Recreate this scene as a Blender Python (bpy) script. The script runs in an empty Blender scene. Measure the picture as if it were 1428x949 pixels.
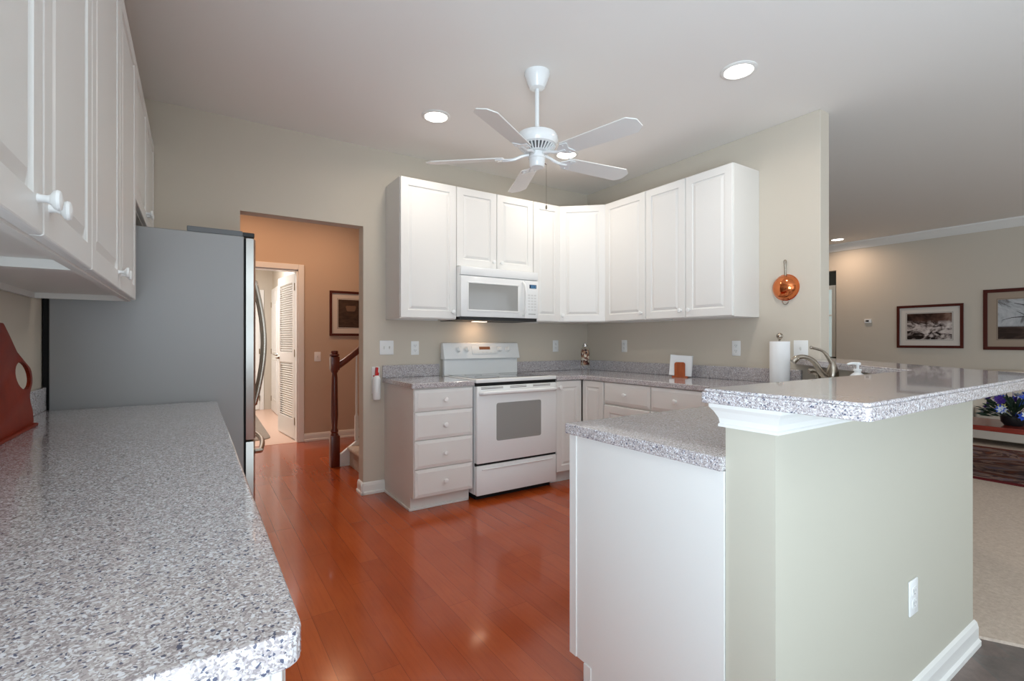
import bpy, bmesh, math, random
from mathutils import Vector, Matrix
R = math.radians
C = bpy.context.scene.collection
SC = bpy.context.scene
random.seed(7)

# ------------------------------------------------------------ camera
cam_d = bpy.data.cameras.new('camera'); cam = bpy.data.objects.new('camera', cam_d); C.objects.link(cam)
cam_d.sensor_fit = 'HORIZONTAL'; cam_d.sensor_width = 36; cam_d.lens = 677.02*36/1428
cam_d.clip_start = 0.02; cam_d.clip_end = 200
cam.location = (0, 0, 1.2109); cam.rotation_euler = (R(90.0575), 0, R(-33.2128))
SC.camera = cam
SC.view_settings.view_transform = 'Standard'; SC.view_settings.look = 'None'
SC.view_settings.gamma = 1; SC.view_settings.use_curve_mapping = False
SC.view_settings.exposure = 0.10

# ------------------------------------------------------------ world and lights
W = bpy.data.worlds.new('world'); SC.world = W; W.use_nodes = True
wn = W.node_tree.nodes; wl = W.node_tree.links
bg = wn['Background']; bg.inputs[0].default_value = (0.80, 0.90, 1.0, 1); bg.inputs[1].default_value = 1.2

def area(name, loc, rot, sx, sy, power, col, spread=180):
    d = bpy.data.lights.new(name, 'AREA'); d.shape = 'RECTANGLE'; d.size = sx; d.size_y = sy
    d.energy = power; d.color = col; d.spread = R(spread)
    o = bpy.data.objects.new(name, d); C.objects.link(o); o.location = loc; o.rotation_euler = rot
    return o
# stand-ins for daylight through the unseen windows and patio door behind the camera
area('daylight_patio', (-.80, -1.22, 1.10), (R(142), 0, R(-90)), 2.1, 2.0, 208, (0.69, 0.85, 1.0))
area('daylight_kitchen', (1.35, -2.85, 1.2), (R(145), 0, 0), 2.4, 2.0, 10, (0.80, 0.91, 1.0))
area('daylight_living', (5.9, -2.75, 1.4), (R(90), 0, 0), 3.4, 1.9, 26, (0.92, 0.96, 1.0))
area('entry_fill', (0.30, 7.7, 2.65), (0, 0, 0), 0.7, 0.9, 60, (0.97, 0.98, 1.0))  # added fill under the entry ceiling, brightens the louvered door

# ------------------------------------------------------------ materials
def mat(name, col, rough=.5, metal=0, coat=0, spec=.5, emit=None, es=0, alpha=None, trans=0, ior=1.45):
    m = bpy.data.materials.new(name); m.use_nodes = True
    b = m.node_tree.nodes['Principled BSDF']
    b.inputs['Base Color'].default_value = (*col, 1)
    b.inputs['Roughness'].default_value = rough; b.inputs['Metallic'].default_value = metal
    b.inputs['Coat Weight'].default_value = coat; b.inputs['Specular IOR Level'].default_value = spec
    b.inputs['Coat Roughness'].default_value = .08
    b.inputs['Transmission Weight'].default_value = trans; b.inputs['IOR'].default_value = ior
    if emit: b.inputs['Emission Color'].default_value = (*emit, 1); b.inputs['Emission Strength'].default_value = es
    return m
def srgb(r, g, b):
    f = lambda c: ((c/255+.055)/1.055)**2.4 if c/255 > .04045 else c/255/12.92
    return (f(r), f(g), f(b))
def N(m, t): return m.node_tree.nodes.new(t)
def Lk(m, a, b): m.node_tree.links.new(a, b)
def bsdf(m): return m.node_tree.nodes['Principled BSDF']
def coords(m, scale=(1, 1, 1), rot=(0, 0, 0), loc=(0, 0, 0)):
    tc = N(m, 'ShaderNodeTexCoord'); mp = N(m, 'ShaderNodeMapping')
    mp.inputs['Scale'].default_value = scale; mp.inputs['Rotation'].default_value = rot; mp.inputs['Location'].default_value = loc
    Lk(m, tc.outputs['Object'], mp.inputs['Vector']); return mp.outputs['Vector']
def noise(m, vec, scale, detail=3, rough=.5, dist=0):
    n = N(m, 'ShaderNodeTexNoise'); n.inputs['Scale'].default_value = scale; n.inputs['Detail'].default_value = detail
    n.inputs['Roughness'].default_value = rough; n.inputs['Distortion'].default_value = dist
    Lk(m, vec, n.inputs['Vector']); return n
def ramp(m, fac, stops, interp='LINEAR'):
    r = N(m, 'ShaderNodeValToRGB'); r.color_ramp.interpolation = interp
    e = r.color_ramp.elements
    e[0].position, e[0].color = stops[0][0], (*stops[0][1], 1)
    e[1].position, e[1].color = stops[-1][0], (*stops[-1][1], 1)
    for p, c in stops[1:-1]:
        x = e.new(p); x.color = (*c, 1)
    Lk(m, fac, r.inputs['Fac']); return r.outputs['Color']
def bump(m, h, strength=.1, dist=.002):
    b = N(m, 'ShaderNodeBump'); b.inputs['Strength'].default_value = strength; b.inputs['Distance'].default_value = dist
    Lk(m, h, b.inputs['Height']); Lk(m, b.outputs['Normal'], bsdf(m).inputs['Normal'])
def mix(m, fac, a, b, mode='MIX'):
    n = N(m, 'ShaderNodeMix'); n.data_type = 'RGBA'; n.blend_type = mode
    if isinstance(fac, (int, float)): n.inputs[0].default_value = fac
    else: Lk(m, fac, n.inputs[0])
    for i, v in ((6, a), (7, b)):
        if isinstance(v, tuple): n.inputs[i].default_value = (*v, 1)
        else: Lk(m, v, n.inputs[i])
    return n.outputs[2]

def wallpaint(name, col):
    m = mat(name, col, .75, spec=.25); v = coords(m)
    bump(m, noise(m, v, 260, 2).outputs['Fac'], .08, .001); return m
M = {}
M['wall'] = wallpaint('greige_wall_paint', srgb(207, 197, 182))
M['pony'] = wallpaint('pale_sage_wall_paint', srgb(196, 191, 176))
M['hallwall'] = wallpaint('tan_hall_paint', srgb(200, 178, 156))
M['ceiling'] = wallpaint('white_ceiling_paint', srgb(242, 238, 233))
M['trim'] = mat('white_trim_paint', srgb(235, 233, 228), .35)
M['white'] = mat('white_thermofoil', srgb(232, 230, 226), .38, spec=.45)
M['melamine'] = mat('off_white_melamine', srgb(228, 224, 218), .45)
M['appliance'] = mat('white_enamel', srgb(238, 239, 238), .22, coat=.3)
M['plastic'] = mat('white_plastic', srgb(240, 240, 238), .4)
M['blackp'] = mat('black_plastic', (.012, .012, .013), .4)
M['darkgap'] = mat('dark_rubber_and_gap_shade', (.006, .006, .006), .8)  # rubber, and shade in narrow gaps put in as black
M['stainless'] = mat('brushed_stainless', srgb(200, 199, 194), .3, metal=1)
M['chrome'] = mat('polished_chrome', srgb(215, 215, 215), .12, metal=1)
M['nickel'] = mat('brushed_nickel', srgb(165, 155, 142), .25, metal=1)
M['handle'] = mat('warm_stainless_handle', srgb(190, 180, 168), .22, metal=1)
M['hinge'] = mat('brass_hinge', srgb(140, 125, 100), .35, metal=1)
M['copper'] = mat('polished_copper', srgb(226, 132, 82), .12, metal=1)
M['fridge'] = mat('grey_textured_steel', srgb(156, 155, 154), .42, metal=.25)
v = coords(M['fridge']); bump(M['fridge'], noise(M['fridge'], v, 380, 2).outputs['Fac'], .12, .001)
M['ovenglass'] = mat('grey_patterned_oven_glass', srgb(150, 150, 147), .12, coat=.6)
M['cooktop'] = mat('black_ceramic_glass', (.035, .033, .032), .08, coat=.5)
M['burner'] = mat('grey_burner_ring', (.10, .10, .10), .25)
M['red'] = mat('red_plastic', srgb(196, 24, 22), .35)
M['paper'] = mat('white_paper', srgb(240, 240, 240), .9)
M['glass'] = mat('clear_glass', (.98, 1, .99), .02, trans=1, ior=1.06)
M['lampglow'] = mat('lamp_lens', (1, 1, 1), .5, emit=(1, .94, .86), es=9)
M['lampglow_hood'] = mat('hood_lamp_lens', (1, 1, 1), .5, emit=(1, .80, .58), es=5)
M['amber'] = mat('amber_display', (.05, .02, .01), .2, emit=srgb(150, 84, 40), es=.5)
M['display'] = mat('dark_blue_display', srgb(20, 40, 70), .2)
M['digits'] = mat('blue_digits', (.1, .3, .5), .4, emit=srgb(110, 170, 220), es=.9)
M['matboard'] = mat('cream_matboard', srgb(214, 206, 196), .9)
M['matboard_tan'] = mat('tan_matboard', srgb(168, 150, 132), .9)
M['mahogany'] = mat('mahogany_frame', srgb(78, 28, 20), .3, coat=.3)
M['sofa'] = mat('cream_upholstery', srgb(218, 208, 194), .9)
M['foliage'] = mat('dark_green_leaf', srgb(30, 52, 34), .6)
M['purple'] = mat('purple_petal', srgb(70, 42, 130), .6)
M['blue'] = mat('blue_petal', srgb(50, 82, 190), .6)
M['yellow'] = mat('pale_yellow_petal', srgb(210, 205, 120), .6)
M['whitepetal'] = mat('pale_petal', srgb(190, 196, 205), .6)
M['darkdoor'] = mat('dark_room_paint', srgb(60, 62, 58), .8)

def granite(name):
    m = mat(name, (.5, .5, .5), .15, coat=.6); bsdf(m).inputs['Coat Roughness'].default_value = .03
    v = coords(m)
    nz = noise(m, v, 60, 2)
    vm = N(m, 'ShaderNodeVectorMath'); vm.operation = 'SCALE'; vm.inputs[3].default_value = .012
    Lk(m, nz.outputs['Color'], vm.inputs[0])
    va = N(m, 'ShaderNodeVectorMath'); va.operation = 'ADD'; Lk(m, v, va.inputs[0]); Lk(m, vm.outputs[0], va.inputs[1])
    def cells(scale, ch, stops):
        vo = N(m, 'ShaderNodeTexVoronoi'); vo.inputs['Scale'].default_value = scale; Lk(m, va.outputs[0], vo.inputs['Vector'])
        sp = N(m, 'ShaderNodeSeparateColor'); Lk(m, vo.outputs['Color'], sp.inputs['Color'])
        return ramp(m, sp.outputs[ch], stops, 'CONSTANT')
    base = cells(420, 0, [(0, srgb(154, 145, 146)), (.3, srgb(182, 172, 171)), (.6, srgb(200, 193, 192)), (.85, srgb(216, 213, 214))])
    k1 = cells(310, 1, [(0, (0, 0, 0)), (.86, (1, 1, 1))])
    k2 = cells(330, 2, [(0, (0, 0, 0)), (.93, (1, 1, 1))])
    c = mix(m, k1, base, srgb(226, 226, 230))
    c = mix(m, k2, c, srgb(92, 94, 112))
    Lk(m, c, bsdf(m).inputs['Base Color']); return m
M['granite'] = granite('speckled_solid_surface')

def planks():
    m = mat('cherry_hardwood', (.4, .1, .03), .19, coat=.25)
    sx = N(m, 'ShaderNodeSeparateXYZ'); Lk(m, coords(m), sx.inputs[0])
    dv = N(m, 'ShaderNodeMath'); dv.operation = 'DIVIDE'; dv.inputs[1].default_value = .108; Lk(m, sx.outputs[0], dv.inputs[0])
    fl = N(m, 'ShaderNodeMath'); fl.operation = 'FLOOR'; Lk(m, dv.outputs[0], fl.inputs[0])
    wn_ = N(m, 'ShaderNodeTexWhiteNoise'); wn_.noise_dimensions = '1D'; Lk(m, fl.outputs[0], wn_.inputs['W'])
    ad = N(m, 'ShaderNodeMath'); ad.operation = 'MULTIPLY_ADD'; ad.inputs[1].default_value = 7.3; Lk(m, wn_.outputs['Value'], ad.inputs[0]); Lk(m, sx.outputs[1], ad.inputs[2])
    cb_ = N(m, 'ShaderNodeCombineXYZ'); Lk(m, ad.outputs[0], cb_.inputs[0]); Lk(m, sx.outputs[0], cb_.inputs[1]); v = cb_.outputs[0]
    br = N(m, 'ShaderNodeTexBrick'); br.offset = 0; br.offset_frequency = 2
    br.inputs['Scale'].default_value = 1; br.inputs['Brick Width'].default_value = 1.15; br.inputs['Row Height'].default_value = .108
    br.inputs['Mortar Size'].default_value = .0011; br.inputs['Mortar Smooth'].default_value = .3; br.inputs['Bias'].default_value = 0
    br.inputs['Color1'].default_value = (0, 0, 0, 1); br.inputs['Color2'].default_value = (1, 1, 1, 1); br.inputs['Mortar'].default_value = (0.5, .5, .5, 1)
    Lk(m, v, br.inputs['Vector'])
    base = ramp(m, br.outputs['Color'], [(0, srgb(160, 68, 25)), (.5, srgb(168, 74, 28)), (1, srgb(175, 79, 31))])
    g = noise(m, coords(m, scale=(26, 1.6, 1)), 3, 5, .6, .6)
    grain = ramp(m, g.outputs['Fac'], [(.3, (.78, .68, .62)), (.5, (1, 1, 1)), (.75, (1.12, 1.1, 1.08))])
    c = mix(m, .5, base, grain, 'MULTIPLY')
    big = noise(m, coords(m), 2.2, 3)
    c = mix(m, .5, c, ramp(m, big.outputs['Fac'], [(.3, (.82, .74, .66)), (.65, (1.1, 1.1, 1.1))]), 'MULTIPLY')
    sf = N(m, 'ShaderNodeMath'); sf.operation = 'MULTIPLY'; sf.inputs[1].default_value = .6; Lk(m, br.outputs['Fac'], sf.inputs[0])
    c = mix(m, sf.outputs[0], c, srgb(66, 20, 8))
    Lk(m, c, bsdf(m).inputs['Base Color'])
    return m
M['planks'] = planks()

def carpet(name, a, b):
    m = mat(name, a, .95, spec=.1); v = coords(m)
    n = noise(m, v, 55, 4, .7)
    Lk(m, ramp(m, n.outputs['Fac'], [(.3, a), (.7, b)]), bsdf(m).inputs['Base Color'])
    bump(m, noise(m, v, 300, 2).outputs['Fac'], .5, .004); return m
M['carpet'] = carpet('beige_carpet', srgb(190, 171, 154), srgb(214, 197, 181))

def slate():
    m = mat('slate_look_vinyl', (.2, .2, .2), .35)
    v = coords(m, rot=(0, 0, R(45)))
    br = N(m, 'ShaderNodeTexBrick'); br.inputs['Scale'].default_value = 1; br.inputs['Brick Width'].default_value = .3
    br.inputs['Row Height'].default_value = .2; br.inputs['Mortar Size'].default_value = .006
    br.inputs['Color1'].default_value = (*srgb(108, 102, 98), 1); br.inputs['Color2'].default_value = (*srgb(128, 114, 108), 1)
    br.inputs['Mortar'].default_value = (*srgb(112, 108, 104), 1); Lk(m, v, br.inputs['Vector'])
    n = noise(m, coords(m), 14, 5, .7, .4)
    c = mix(m, .7, br.outputs['Color'], ramp(m, n.outputs['Fac'], [(.3, (.55, .53, .52)), (.7, (1.2, 1.12, 1.08))]), 'MULTIPLY')
    Lk(m, c, bsdf(m).inputs['Base Color']); return m
M['slate'] = slate()
M['entrytile'] = mat('beige_entry_tile', srgb(214, 178, 156), .3)

def wood(name, a, b, rough=.3, coat=.3, sc=(3, 3, 30)):
    m = mat(name, a, rough, coat=coat)
    n = noise(m, coords(m, scale=sc), 2.5, 4, .6, .5)
    Lk(m, ramp(m, n.outputs['Fac'], [(.3, a), (.7, b)]), bsdf(m).inputs['Base Color']); return m
M['board'] = wood('red_brown_board', srgb(112, 30, 12), srgb(140, 46, 18), .5, 0, sc=(20, 3, 3)); bsdf(M['board']).inputs['Specular IOR Level'].default_value = .2
M['newelwood'] = wood('cherry_stair_wood', srgb(84, 28, 14), srgb(112, 42, 20), sc=(25, 25, 3))
M['napwood'] = wood('orange_brown_wood', srgb(150, 66, 24), srgb(178, 88, 36), sc=(20, 20, 3))
M['tablewood'] = wood('red_mahogany_table', srgb(110, 30, 20), srgb(140, 46, 30))

def rugmat():
    m = mat('patterned_red_rug', (.3, .1, .1), .95, spec=.05)
    v = coords(m)
    n = noise(m, coords(m, scale=(1.1, .8, 1), rot=(0, 0, .5)), 2.1, 5, .65, 1.8)
    c = ramp(m, n.outputs['Fac'], [(.30, srgb(48, 34, 32)), (.40, srgb(120, 70, 52)), (.47, srgb(70, 60, 66)), (.53, srgb(150, 120, 104)), (.60, srgb(104, 96, 112)), (.72, srgb(160, 110, 104))])
    Lk(m, c, bsdf(m).inputs['Base Color']); return m
M['rug'] = rugmat()
M['rugborder'] = mat('dark_red_rug_border', srgb(104, 40, 42), .95, spec=.05)
M['mat_rug'] = carpet('grey_taupe_rug', srgb(128, 116, 106), srgb(150, 138, 126))

def snowprint():
    m = mat('snowy_creek_print', (.5, .5, .5), .25)
    v = coords(m)
    n = noise(m, coords(m, scale=(1, 1, 1.7)), 7, 5, .6, 1.2)
    snow = ramp(m, n.outputs['Fac'], [(.40, srgb(34, 26, 24)), (.47, srgb(120, 108, 104)), (.55, srgb(196, 184, 178)), (.7, srgb(226, 216, 210))])
    n2 = noise(m, coords(m, scale=(1, 9, 1)), 4, 3, .6, .3)
    trees = ramp(m, n2.outputs['Fac'], [(.35, srgb(40, 26, 22)), (.55, srgb(92, 66, 56)), (.68, srgb(150, 120, 106))])
    sx = N(m, 'ShaderNodeSeparateXYZ'); Lk(m, v, sx.inputs[0])
    mr = N(m, 'ShaderNodeMapRange'); mr.inputs[1].default_value = .03; mr.inputs[2].default_value = .09; Lk(m, sx.outputs[2], mr.inputs[0])
    Lk(m, mix(m, mr.outputs[0], snow, trees), bsdf(m).inputs['Base Color']); return m
M['snowprint'] = snowprint()
def treeprint():
    m = mat('bare_tree_print', (.5, .5, .5), .25); v = coords(m)
    sx = N(m, 'ShaderNodeSeparateXYZ'); Lk(m, v, sx.inputs[0])
    mr = N(m, 'ShaderNodeMapRange'); mr.inputs[1].default_value = -.10; mr.inputs[2].default_value = -.08; Lk(m, sx.outputs[2], mr.inputs[0])
    n = noise(m, coords(m, scale=(1, 1, 2.4)), 4, 5, .6, .8)
    ground = ramp(m, n.outputs['Fac'], [(.4, srgb(52, 40, 36)), (.6, srgb(88, 70, 62)), (.72, srgb(150, 134, 124))])
    n2 = noise(m, coords(m), 3, 5, .7, 2)
    sky = ramp(m, n2.outputs['Fac'], [(.40, srgb(120, 118, 118)), (.5, srgb(176, 178, 180)), (.7, srgb(206, 206, 206))])
    Lk(m, mix(m, mr.outputs[0], ground, sky), bsdf(m).inputs['Base Color']); return m
M['treeprint'] = treeprint()
M['darkprint'] = wood('dark_brown_print', srgb(52, 38, 30), srgb(84, 64, 50), .4, 0, (4, 4, 14))
M['basket'] = mat('pale_brown_ink', srgb(120, 96, 78), .6)
M['branchink'] = mat('dark_branch_ink', srgb(62, 54, 52), .6)
M['shells'] = None
def shells():
    m = mat('shell_and_cork_mix', (.5, .4, .35), .5)
    vo = N(m, 'ShaderNodeTexVoronoi'); vo.inputs['Scale'].default_value = 55; Lk(m, coords(m), vo.inputs['Vector'])
    sp = N(m, 'ShaderNodeSeparateColor'); Lk(m, vo.outputs['Color'], sp.inputs['Color'])
    Lk(m, ramp(m, sp.outputs[0], [(0, srgb(60, 30, 30)), (.25, srgb(170, 130, 105)), (.5, srgb(225, 215, 200)), (.8, srgb(120, 70, 55))], 'CONSTANT'), bsdf(m).inputs['Base Color']); return m
M['shells'] = shells()

# ------------------------------------------------------------ mesh helpers
def newbm(): return bmesh.new()
def bx(bm, x0, x1, y0, y1, z0, z1, bev=0, seg=2):
    x0, x1 = min(x0, x1), max(x0, x1); y0, y1 = min(y0, y1), max(y0, y1); z0, z1 = min(z0, z1), max(z0, z1)
    t = bmesh.new()
    bmesh.ops.create_cube(t, size=1, matrix=Matrix.Translation(((x0+x1)/2, (y0+y1)/2, (z0+z1)/2)) @ Matrix.Diagonal((x1-x0, y1-y0, z1-z0, 1)))
    if bev: bmesh.ops.bevel(t, geom=t.edges[:], offset=bev, segments=seg, profile=.5, affect='EDGES')
    merge(bm, t); return bm
def merge(bm, t, mtx=None):
    if mtx: bmesh.ops.transform(t, matrix=mtx, verts=t.verts[:])
    vm = [bm.verts.new(v.co) for v in t.verts]
    t.verts.index_update()
    for f in t.faces:
        try: bm.faces.new([vm[v.index] for v in f.verts])
        except ValueError: pass
    t.free()
def roundpoly(pts, rad, n=6):
    out = []
    L = len(pts)
    for i, p in enumerate(pts):
        r = rad[i] if isinstance(rad, (list, tuple)) else rad
        p = Vector(p); a = Vector(pts[i-1]); b = Vector(pts[(i+1) % L])
        if r <= 0: out.append(p[:]); continue
        da = (a-p).normalized(); db = (b-p).normalized()
        ang = math.acos(max(-1, min(1, da.dot(db)))); t = r/math.tan(ang/2)
        t = min(t, (a-p).length*.49, (b-p).length*.49)
        p0 = p+da*t; p1 = p+db*t
        for k in range(n+1):
            s = k/n; q = p0*(1-s)**2 + p*2*s*(1-s) + p1*s*s; out.append(q[:])
    return out
def prism(bm, pts, z0, z1, bev=0, seg=2, axis='z'):
    t = bmesh.new()
    vs = [t.verts.new((p[0], p[1], z0)) for p in pts]
    f = t.faces.new(vs)
    r = bmesh.ops.extrude_face_region(t, geom=[f])
    nv = [g for g in r['geom'] if isinstance(g, bmesh.types.BMVert)]
    bmesh.ops.translate(t, vec=(0, 0, z1-z0), verts=nv)
    bmesh.ops.recalc_face_normals(t, faces=t.faces[:])
    if bev:
        ed = [e for e in t.edges if abs(e.verts[0].co.z-e.verts[1].co.z) < 1e-6]
        bmesh.ops.bevel(t, geom=ed, offset=bev, segments=seg, profile=.5, affect='EDGES')
    big = [f for f in t.faces if len(f.verts) > 4]
    bmesh.ops.triangulate(t, faces=big)
    mt = None
    if axis == 'y': mt = Matrix(((1, 0, 0, 0), (0, 0, 1, 0), (0, 1, 0, 0), (0, 0, 0, 1)))   # (x,z)->plane, extruded along y
    if axis == 'x': mt = Matrix(((0, 0, 1, 0), (1, 0, 0, 0), (0, 1, 0, 0), (0, 0, 0, 1)))   # (y,z)->plane, extruded along x
    merge(bm, t, mt); return bm
def lathe(bm, prof, o=(0, 0, 0), ax=(0, 0, 1), seg=24, caps=True):
    q = Vector((0, 0, 1)).rotation_difference(Vector(ax).normalized()); o = Vector(o)
    rings = []
    for r, z in prof:
        rings.append([bm.verts.new(o + q @ Vector((r*math.cos(2*math.pi*k/seg), r*math.sin(2*math.pi*k/seg), z))) for k in range(seg)])
    for a, b in zip(rings, rings[1:]):
        for k in range(seg): bm.faces.new((a[k], a[(k+1) % seg], b[(k+1) % seg], b[k]))
    if caps:
        if prof[0][0] > 1e-5: bm.faces.new(rings[0][::-1])
        if prof[-1][0] > 1e-5: bm.faces.new(rings[-1])
    return bm
def cyl(bm, p0, p1, r0, r1=None, seg=16):
    p0 = Vector(p0); p1 = Vector(p1); d = p1-p0
    return lathe(bm, [(r0, 0), (r0 if r1 is None else r1, d.length)], p0, d, seg)
def tube(bm, pts, r, seg=10, caps=True):
    pts = [Vector(p) for p in pts]; n = len(pts)
    rs = r if isinstance(r, (list, tuple)) else [r]*n
    rings = []; up = None
    for i, p in enumerate(pts):
        d = (pts[min(i+1, n-1)] - pts[max(i-1, 0)]).normalized()
        if up is None: up = Vector((0, 0, 1)) if abs(d.z) < .9 else Vector((1, 0, 0))
        s = d.cross(up).normalized(); u = s.cross(d).normalized(); up = u
        rings.append([bm.verts.new(p + (s*math.cos(2*math.pi*k/seg) + u*math.sin(2*math.pi*k/seg))*rs[i]) for k in range(seg)])
    for a, b in zip(rings, rings[1:]):
        for k in range(seg): bm.faces.new((a[k], a[(k+1) % seg], b[(k+1) % seg], b[k]))
    if caps: bm.faces.new(rings[0][::-1]); bm.faces.new(rings[-1])
    return bm
def arc(c, r, a0, a1, n, plane='xz'):
    o = []
    for k in range(n+1):
        a = a0+(a1-a0)*k/n; u, v = r*math.cos(a), r*math.sin(a)
        o.append({'xz': (c[0]+u, c[1], c[2]+v), 'yz': (c[0], c[1]+u, c[2]+v), 'xy': (c[0]+u, c[1]+v, c[2])}[plane])
    return o
def catmull(p, n=6):
    p = [Vector(x) for x in p]; q = [p[0]]+p+[p[-1]]; out = []
    for i in range(1, len(q)-2):
        a, b, c, d = q[i-1:i+3]
        for k in range(n):
            t = k/n
            out.append(.5*((2*b)+(c-a)*t+(2*a-5*b+4*c-d)*t*t+(3*b-a-3*c+d)*t**3))
    out.append(p[-1]); return out
def obj(name, bm, m, parent=None, loc=None, rot=None, smooth=False, label=None):
    bmesh.ops.recalc_face_normals(bm, faces=bm.faces[:])
    me = bpy.data.meshes.new(name); bm.to_mesh(me); bm.free(); me.materials.append(m)
    if smooth:
        for p in me.polygons: p.use_smooth = True
        me.set_sharp_from_angle(angle=R(38))
    o = bpy.data.objects.new(name, me); C.objects.link(o)
    if parent: o.parent = parent
    if loc: o.location = loc
    if rot: o.rotation_euler = rot
    if label: o['label'] = label
    return o
def thing(name, label, cat, loc=(0, 0, 0), rz=0, group=None):
    o = bpy.data.objects.new(name, None); C.objects.link(o); o.empty_display_size = .05
    o.location = loc; o.rotation_euler = (0, 0, rz); o['label'] = label; o['category'] = cat
    if group: o['group'] = group
    return o
def tag(o, label, cat, group=None):
    o['label'] = label; o['category'] = cat
    if group: o['group'] = group
    return o
def struct(name, bm, m, parent=None, label=None, smooth=False):
    o = obj(name, bm, m, parent, smooth=smooth)
    if not parent: o['kind'] = 'structure'
    if label: o['label'] = label
    return o
def dup(root, loc, rz=0, label=None, group=None):
    r = root.copy(); C.objects.link(r); r.location = loc; r.rotation_euler = (0, 0, rz)
    if label: r['label'] = label
    if group: r['group'] = group
    for ch in list(root.children):
        c = ch.copy(); C.objects.link(c); c.parent = r
        for g in ch.children:
            d = g.copy(); C.objects.link(d); d.parent = c
    return r

# ------------------------------------------------------------ room dimensions
H = 2.748; YA = 3.847; XB = 3.468; XL = -.55; XR = 8.6; YR = -2.6; YH = 6.27; TW = .12
OX0, OX1, OZ = .266, 1.116, 2.115
YW = 1.569                       # near end of the right kitchen wall
PX0, PY0, PY1 = 1.143, .6155, .7436     # half wall end, near face and kitchen face
PDX = 2.605                      # where the half wall turns 45 degrees
D = PDX-PY0                      # x - y of its outer face

# ------------------------------------------------------------ shell
b = newbm(); bx(b, XL-.1, XR+3, PY0, YH, -.1, 0); o = struct('floor', b, M['planks'], label='glossy red cherry hardwood plank floor')
b = newbm(); bx(b, -1.2, 1.6, YH, 10.2, -.1, .002); struct('floor_entry', b, M['entrytile'])
b = newbm(); bx(b, XL-.1, XR+.2, YR-.1, PY0, -.1, 0); struct('floor_slate', b, M['slate'], label='grey slate look floor tiles')
b = newbm()
prism(b, [(2.66, .64), (3.72, -1.3), (4.5, YR-.1), (XR+3, YR-.1), (XR+3, YH), (XB+TW, YH), (XB+TW, YW)], .0, .012)
struct('floor_carpet', b, M['carpet'], label='beige wall to wall carpet of the living room')
b = newbm(); bx(b, XL-1, XR+3, YR-.2, 10.2, H, H+.1); struct('ceiling', b, M['ceiling'])
# left wall
b = newbm(); bx(b, XL-TW, XL, YR-.1, -2.3, 0, H); bx(b, XL-TW, XL, -2.3, -.1, 2.2, H); bx(b, XL-TW, XL, -.1, YA+TW, 0, H); struct('wall_left', b, M['wall'])
b = newbm()
for y in (-2.3, -1.23, -.15): bx(b, XL-.09, XL-.03, y, y+.05, .02, 2.2)
bx(b, XL-.09, XL-.03, -2.3, -.1, 2.13, 2.2); bx(b, XL-.09, XL-.03, -2.3, -.1, 0, .05); struct('door_4', b, M['trim'], label='unseen white patio door frame added in the left wall for daylight')  # unseen door, placed and sized for the daylight it lets in
# back wall with the doorless opening
b = newbm()
bx(b, XL, OX0, YA, YA+TW, 0, H); bx(b, OX1, XB+TW, YA, YA+TW, 0, H); bx(b, OX0, OX1, YA, YA+TW, OZ, H)
struct('wall_back', b, M['wall'])
b = newbm(); bx(b, XB, XB+TW, YW, YA, 0, H, .004); bx(b, XB, XB+TW, YA+TW, YH, 0, H); struct('wall_right', b, M['wall'])
# half wall of the peninsula with the 45 degree return
w2 = TW*math.sqrt(2)*.76 + .03
bb = PDX-D
inner = D-.184
pts = [(PX0, PY0), (PDX, PY0), (XB+TW, XB+TW-D), (XB+TW, YW-.001), (XB+.001, YW-.001), (XB+.001, XB-inner if XB-inner < YW else YW-.001), (PY1+inner, PY1), (PX0, PY1)]
b = newbm(); prism(b, pts, 0, 1.051); struct('wall_peninsula', b, M['pony'], label='sage white half wall under the raised bar')
# rear walls with windows
def wallholes(name, x0, x1, y, t, holes, m):
    b = newbm(); xs = x0
    for (a, c, z0, z1) in holes:
        bx(b, xs, a, y, y-t, 0, H)
        if z0 > 0: bx(b, a, c, y, y-t, 0, z0)
        bx(b, a, c, y, y-t, z1, H); xs = c
    bx(b, xs, x1, y, y-t, 0, H); return struct(name, b, m)
wallholes('wall_rear', XL, XR, YR, .12, [(.1, 2.6, .15, 2.35), (4.2, 7.6, .5, 2.35)], M['wall'])
def window(n, x0, x1, z0, z1, cols, rows):
    b = newbm(); y0, y1 = YR-.10, YR-.03; f = .05
    bx(b, x0, x0+f, y0, y1, z0, z1); bx(b, x1-f, x1, y0, y1, z0, z1); bx(b, x0+f, x1-f, y0, y1, z0, z0+f); bx(b, x0+f, x1-f, y0, y1, z1-f, z1)
    for i in range(1, cols):
        x = x0+(x1-x0)*i/cols; bx(b, x-.025, x+.025, y0+.01, y1-.01, z0+f, z1-f)
    for i in range(1, rows):
        z = z0+(z1-z0)*i/rows; bx(b, x0+f, x1-f, y0+.02, y1-.02, z-.012, z+.012)
    struct('window_%d' % n, b, M['trim'])
window(1, .1, 2.6, .15, 2.35, 3, 2); window(2, 4.2, 7.6, .5, 2.35, 4, 2)
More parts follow.
